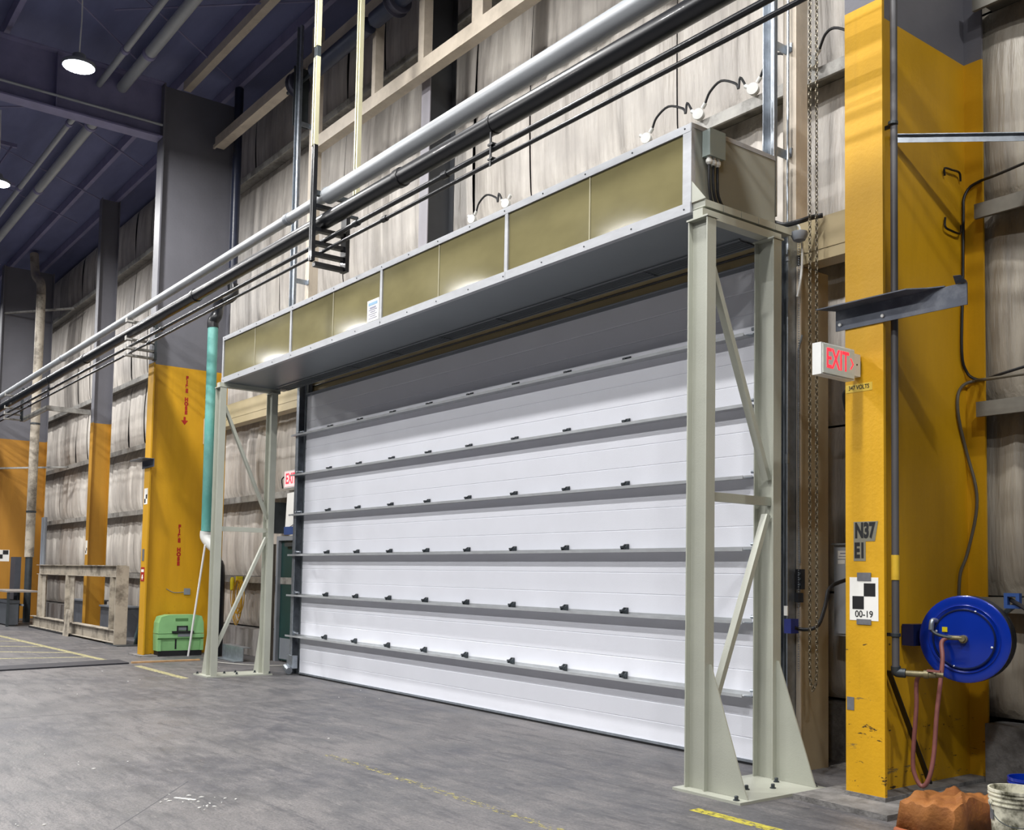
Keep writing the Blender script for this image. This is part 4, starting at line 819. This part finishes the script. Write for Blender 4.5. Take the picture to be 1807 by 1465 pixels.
# teal drain pipe
dp = thing('drain_pipe', 'teal drain pipe with black elbows beside the FIRE HOSE column', 'pipe', (-18.6, 7.0, .1))
tb = PY(364, 938, 7.0); tt_ = PY(377, 578, 7.0)
obj('teal_length', MB().cyl((tb.x, 7.0, tb.z), (tb.x-.03, 7.0, tt_.z), .095, 20), mTEAL, dp, smooth=True)
obj('lower_fitting', MB().tube([(tb.x, 7.0, tb.z), (tb.x, 7.0, tb.z-.1), (tb.x+.08, 7.04, tb.z-.2), (tb.x+.2, 7.1, tb.z-.3)], .11, 16), mWHITE, dp, smooth=True)
e1 = PY(410, 520, 7.45)
obj('upper_elbow', MB().tube([(tb.x-.03, 7.0, tt_.z), (tb.x-.03, 7.0, tt_.z+.12), (tb.x-.0, 7.06, tt_.z+.26), (e1.x-.1, 7.25, e1.z-.18), (e1.x, 7.45, e1.z-.02), (e1.x, 7.45, e1.z+.2)], .105, 18), mBLACK, dp, smooth=True)
obj('upper_riser', MB().cyl((e1.x, 7.45, e1.z+.2), (e1.x, 7.45, 11.06), .085, 16), mat('navy_black_pipe', '#20263a', .35), dp, smooth=True)
e2 = PY(388, 1000, 7.25)
obj('lower_riser', MB().tube([(tb.x+.2, 7.1, tb.z-.3), (e2.x-.05, 7.2, e2.z+.1), (e2.x, 7.25, e2.z-.15), (e2.x, 7.25, .02)], .10, 16), mBLACK, dp, smooth=True)
ws = PY(358, 745, 7.4); tag(obj('column_fitting', MB().box(-19.33, -19.1, 7.15, 7.35, 4.05, 4.55), mCREAM), 'cream box fitting behind the teal pipe', 'fitting')
# steel rack lying on the floor
rk = thing('steel_rack', 'long dirty cream steel frame standing on the floor by the far wall', 'rack', (-25.6, 6.6, 0))
rl, rr = -29.2, -22.05
obj('top_chord', MB().box(rl, rr, 6.5, 6.515, 1.44, 1.66).box(rl, rr, 6.42, 6.62, 1.661, 1.675).box(rl, rr, 6.44, 6.60, 1.425, 1.439), mRACK, rk)
obj('bottom_chord', MB().box(rl-.5, rr, 6.42, 6.62, .04, .055).box(rl-.5, rr, 6.5, 6.515, .056, .30).box(rl-.5, rr, 6.42, 6.62, .301, .315), mRACK, rk)
for x, w in ((rl+.35, .35), (-26.1, .4), (rr-.4, .4)): obj('upright', MB().box(x, x+.015, 6.4, 6.62, .316, 1.424).box(x+.0151, x+w, 6.5, 6.515, .316, 1.424), mRACK, rk)
obj('end_post', MB().box(rr+.01, rr+.03, 6.40, 6.66, .02, 1.66), mRACK, rk)
obj('skid', MB().box(-29.6, -25.4, 6.38, 6.64, 0, .039), mRUB, rk); obj('skid', MB().box(-22.6, -21.7, 6.38, 6.8, 0, .019), mDARK, rk)
tag(obj('steel_stub', MB().prism([(-25.75, 6.30, 0), (-25.35, 6.30, 0), (-25.45, 6.36, .62), (-25.75, 6.36, .62)], (0, .03, 0)), mRACK), 'short cream steel offcut leaning on the rack', 'offcut')
tag(obj('slate_panel', MB().prism([(-22.2, 6.86, .0), (-22.75, 7.5, .0), (-22.2, 7.65, 1.25), (-21.55, 7.05, 1.62)], (.03, .02, 0)), mSLATE), 'dark slate panel leaning between rack and FIRE HOSE column', 'panel')
tag(obj('slate_panel', MB().prism([(-24.1, 7.45, .0), (-23.4, 7.45, .0), (-23.1, 7.7, 1.5), (-24.0, 7.7, 1.3)], (0, .02, 0)), mSLATE), 'dark slate panel behind the right end of the rack', 'panel')
for x, y, w, h, lb in ((-28.2, 7.5, 1.3, .75, 'grey bin standing behind the left opening of the rack'), (-25.3, 7.45, 1.3, .68, 'grey bin standing behind the right opening of the rack')):
    t = thing('storage_bin', lb, 'bin', (x, y, 0)); obj('body', MB().box(x-w/2, x+w/2, y-.25, y+.3, 0, h), mat('grey_bin', '#5d6067', .5), t); obj('rim', MB().box(x-w/2-.03, x+w/2+.03, y-.28, y+.33, h+.001, h+.04), mELEC, t)
tb_ = thing('work_table', 'plain work table at the left edge of the photo', 'table', (-30.5, 6.2, 0))
obj('tabletop', MB().box(-32.6, -30.0, 5.9, 6.75, .92, .96), mat('grey_brown_top', '#8b8580', .5), tb_)
for x, y in ((-30.06, 5.94), (-30.06, 6.7), (-32.5, 5.94), (-32.5, 6.7)): obj('leg', MB().box(x-.03, x+.03, y-.03, y+.03, 0, .919), mDARK, tb_)
obj('stretcher', MB().box(-32.4, -30.1, 6.30, 6.34, .55, .6), mELEC, tb_)
t = thing('steel_chest', 'dark grey steel chest under the work table', 'chest', (-31, 6.3, 0)); obj('body', MB().box(-31.9, -30.25, 6.0, 6.25, .04, .62), mat('chest_grey', '#4d5157', .5), t); obj('lid', MB().box(-31.95, -30.22, 5.98, 6.27, .621, .70), mat('chest_grey', '#4d5157', .5), t); obj('foot', MB().box(-31.9, -30.25, 6.02, 6.2, 0, .039), mRUB, t)
t = thing('downpipe', 'pale grey downpipe beside the orange column at the left', 'pipe', (-32.3, 6.9, 1.9)); obj('run', MB().cyl((-32.35, 6.9, 1.9), (-32.35, 6.9, 9.7), .13, 14), mRACK, t, smooth=True); obj('offset', MB().tube([(-32.35, 6.9, 9.7), (-32.5, 6.9, 10.1), (-33.2, 6.9, 10.5), (-33.5, 6.9, 11.2)], .13, 12), mRACK, t, smooth=True)
for z in (3.2, 5.8): obj('joint_ring', MB().lathe((-32.35, 6.9, z), (0, 0, 1), [(0, .13), (.01, .145), (.05, .145), (.06, .13)], 14), mDARK, t, smooth=True)
obj('lower_drop', MB().cyl((-32.35, 6.9, 0), (-32.35, 6.9, 1.899), .1, 14), mDARK, t, smooth=True)
for i, x in enumerate((-31.7, -31.45)): tag(obj('vent_pipe', MB().cyl((x, 7.1, 0), (x, 7.1, 3.05), .05, 10), mELEC, smooth=True), ('slim grey standpipe left of the rack, beside the downpipe', 'slim grey standpipe left of the rack, nearer the rack')[i], 'pipe', 'grey standpipes left of the rack')
tag(obj('machine_cabinet', MB().box(-33.3, -32.66, 6.6, 6.76, 0, 1.9), mat('machine_grey', '#3d4048', .5)), 'dark grey cabinet at the foot of the downpipe', 'cabinet')
tag(obj('rail_bar', MB().bar((-34.2, 6.3, 4.6), (-32.1, 7.8, 4.6), .08, .05), mGIRT), 'grey brace from the left column to the wall, lower one', 'brace')
tag(obj('rail_bar', MB().bar((-34.2, 6.3, 9.4), (-32.1, 7.8, 9.4), .08, .05), mGIRT), 'grey brace from the left column to the wall, upper one', 'brace')
# floor pieces
a = PZ(0, 1180); 
tag(obj('cable_ramp', MB().prism([(-18.42, 5.45, .001), (-17.72, 5.42, .001), (-17.0, 2.0, .001), (-17.65, 2.0, .001)], (0, 0, .022)), mat('ramp_steel', '#2b2b32', .6, 0, .15, 4)), 'dark steel cover strip lying across the floor at the left', 'cover')
tag(obj('wood_strip', MB().bar(PZ(232, 1171)+Vector((0, 0, .015)), PZ(352, 1166)+Vector((0, 0, .015)), .06, .028), mWOOD), 'bare wooden strip on the floor in front of the green case', 'wood')
sc = thing('steel_channel', 'short grey steel channel offcut lying on the floor inside the left frame', 'offcut', (-17.75, 7.2, 0))
obj('web', MB().bar((-18.3, 7.28, .13), (-17.2, 7.22, .13), .012, .22), mGALV, sc); obj('flange', MB().bar((-18.3, 7.2, .012), (-17.2, 7.14, .012), .16, .012), mGALV, sc); obj('flange', MB().bar((-18.3, 7.35, .247), (-17.2, 7.29, .247), .14, .012), mGALV, sc)
tag(obj('white_hose', MB().tube([(-17.5, 6.75, .014), (-17.0, 6.85, .014), (-16.5, 7.1, .014), (-16.2, 7.45, .014), (-15.6, 7.78, .1)], .009, 8), mat('pale_hose', '#a9a7a0', .5), smooth=True), 'thin pale hose lying on the floor through the left frame', 'hose')
# cord coil
cc = thing('cord_coil', 'coiled yellow extension cord hanging on the wall in the left frame', 'cord', (-18.9, 7.8, .55))
r = random.Random(5)
for k in range(9):
    w = .12+.16*r.random(); zl = .56+.3*r.random(); dx = r.uniform(-.16, .12); pts = []
    for i in range(17):
        an = 2*PI*i/16; pts.append((-18.88+dx+w*math.sin(an), 7.74+.012*k, 1.43-(1.43-zl)*(1-math.cos(an))/2))
    obj('cord_loop', MB().tube(pts, .009, 6, 3, False), mYCORD, cc, smooth=True)
obj('plug', MB().lathe((-19.08, 7.74, 1.22), (0, 0, 1), [(0, .02), (.02, .04), (.2, .045), (.26, .03)], 12), mYPLUG, cc, smooth=True); obj('hook', MB().box(-18.92, -18.86, 7.74, 7.86, 1.43, 1.50), mYPLUG, cc)
es = thing('exit_sign', 'small red and white EXIT sign above the green side door', 'sign', (-16.95, 7.8, 3.08))
q0 = PY(505, 858, 7.8); q1 = PY(521, 837, 7.8)
obj('case', MB().box(-16.95, -16.38, 7.78, 7.85, 3.09, 3.40), mWHITE, es); obj('face', MB().box(-16.93, -16.40, 7.772, 7.779, 3.11, 3.38), emis('lit_exit_panel', '#f4c9c8', .5), es)
text('lettering', 'EXIT', .26, (-16.665, 7.771, 3.245), (1, 0, 0), (0, 0, 1), mEXITR, es, .82, .006)
obj('cable', MB().tube([(-17.02, 7.8, 3.3), (-17.1, 7.8, 3.25), (-17.1, 7.82, 3.1)], .012, 6), mRUB, es, smooth=True)
pb = thing('panel_box', 'dark electrical box with conduit above the green side door', 'box', (-17.2, 7.9, 2.3)); obj('body', MB().box(-17.62, -17.3, 7.72, 8.0, 2.3, 2.86), mDARK, pb); obj('cover', MB().box(-17.6, -17.32, 7.712, 7.719, 2.52, 2.82), mDARK, pb); obj('lamp', MB().lathe((-17.38, 7.70, 2.58), (0, 0, 1), [(0, .03), (.1, .04), (.13, .02)], 10), mWHITE, pb, smooth=True)
tag(obj('torn_sheet', MB().prism([(-16.95, 7.84, 2.35), (-16.4, 7.84, 2.5), (-16.4, 7.84, 3.02), (-16.9, 7.84, 3.0)], (0, -.02, 0)), mSTICK), 'torn white plastic sheet under the small exit sign', 'sheet')
tag(obj('door_sign', MB().box(-16.95, -16.3, 7.80, 7.815, 2.26, 2.40), mBLUE2), 'dark blue strip sign over the green side door', 'sign')
# chips and scraps on the floor
dm = MB(); r = random.Random(11)
for u, v, n in ((330, 1412, 14), (345, 1420, 8), (75, 1338, 3), (185, 1352, 3), (110, 1232, 2), (228, 1190, 4), (40, 1458, 4), (640, 1230, 5), (390, 1185, 6), (545, 1302, 1)):
    for k in range(n):
        p = PZ(u+r.gauss(0, 26), v+r.gauss(0, 7)); s = r.uniform(.003, .011); a_ = r.uniform(0, PI)
        d = Vector((math.cos(a_), math.sin(a_), 0)); e = Vector((-d.y, d.x, 0))
        dm.prism([p+d*s*1.8+Vector((0, 0, .001)), p+e*s*.7+Vector((0, 0, .001)), p-d*s*1.5+Vector((0, 0, .001)), p-e*s*.6+Vector((0, 0, .001))], (0, 0, .006))
dbr = obj('paint_flakes', dm, mSTICK, kind='stuff'); tag(dbr, 'loose white flakes and scraps scattered on the concrete floor', 'debris')
tag(obj('floor_scrap', MB().bar(PZ(308, 1409)+Vector((0, 0, .004)), PZ(345, 1413)+Vector((0, 0, .004)), .02, .006), mSTICK), 'long white splinter on the floor at lower left', 'scrap')
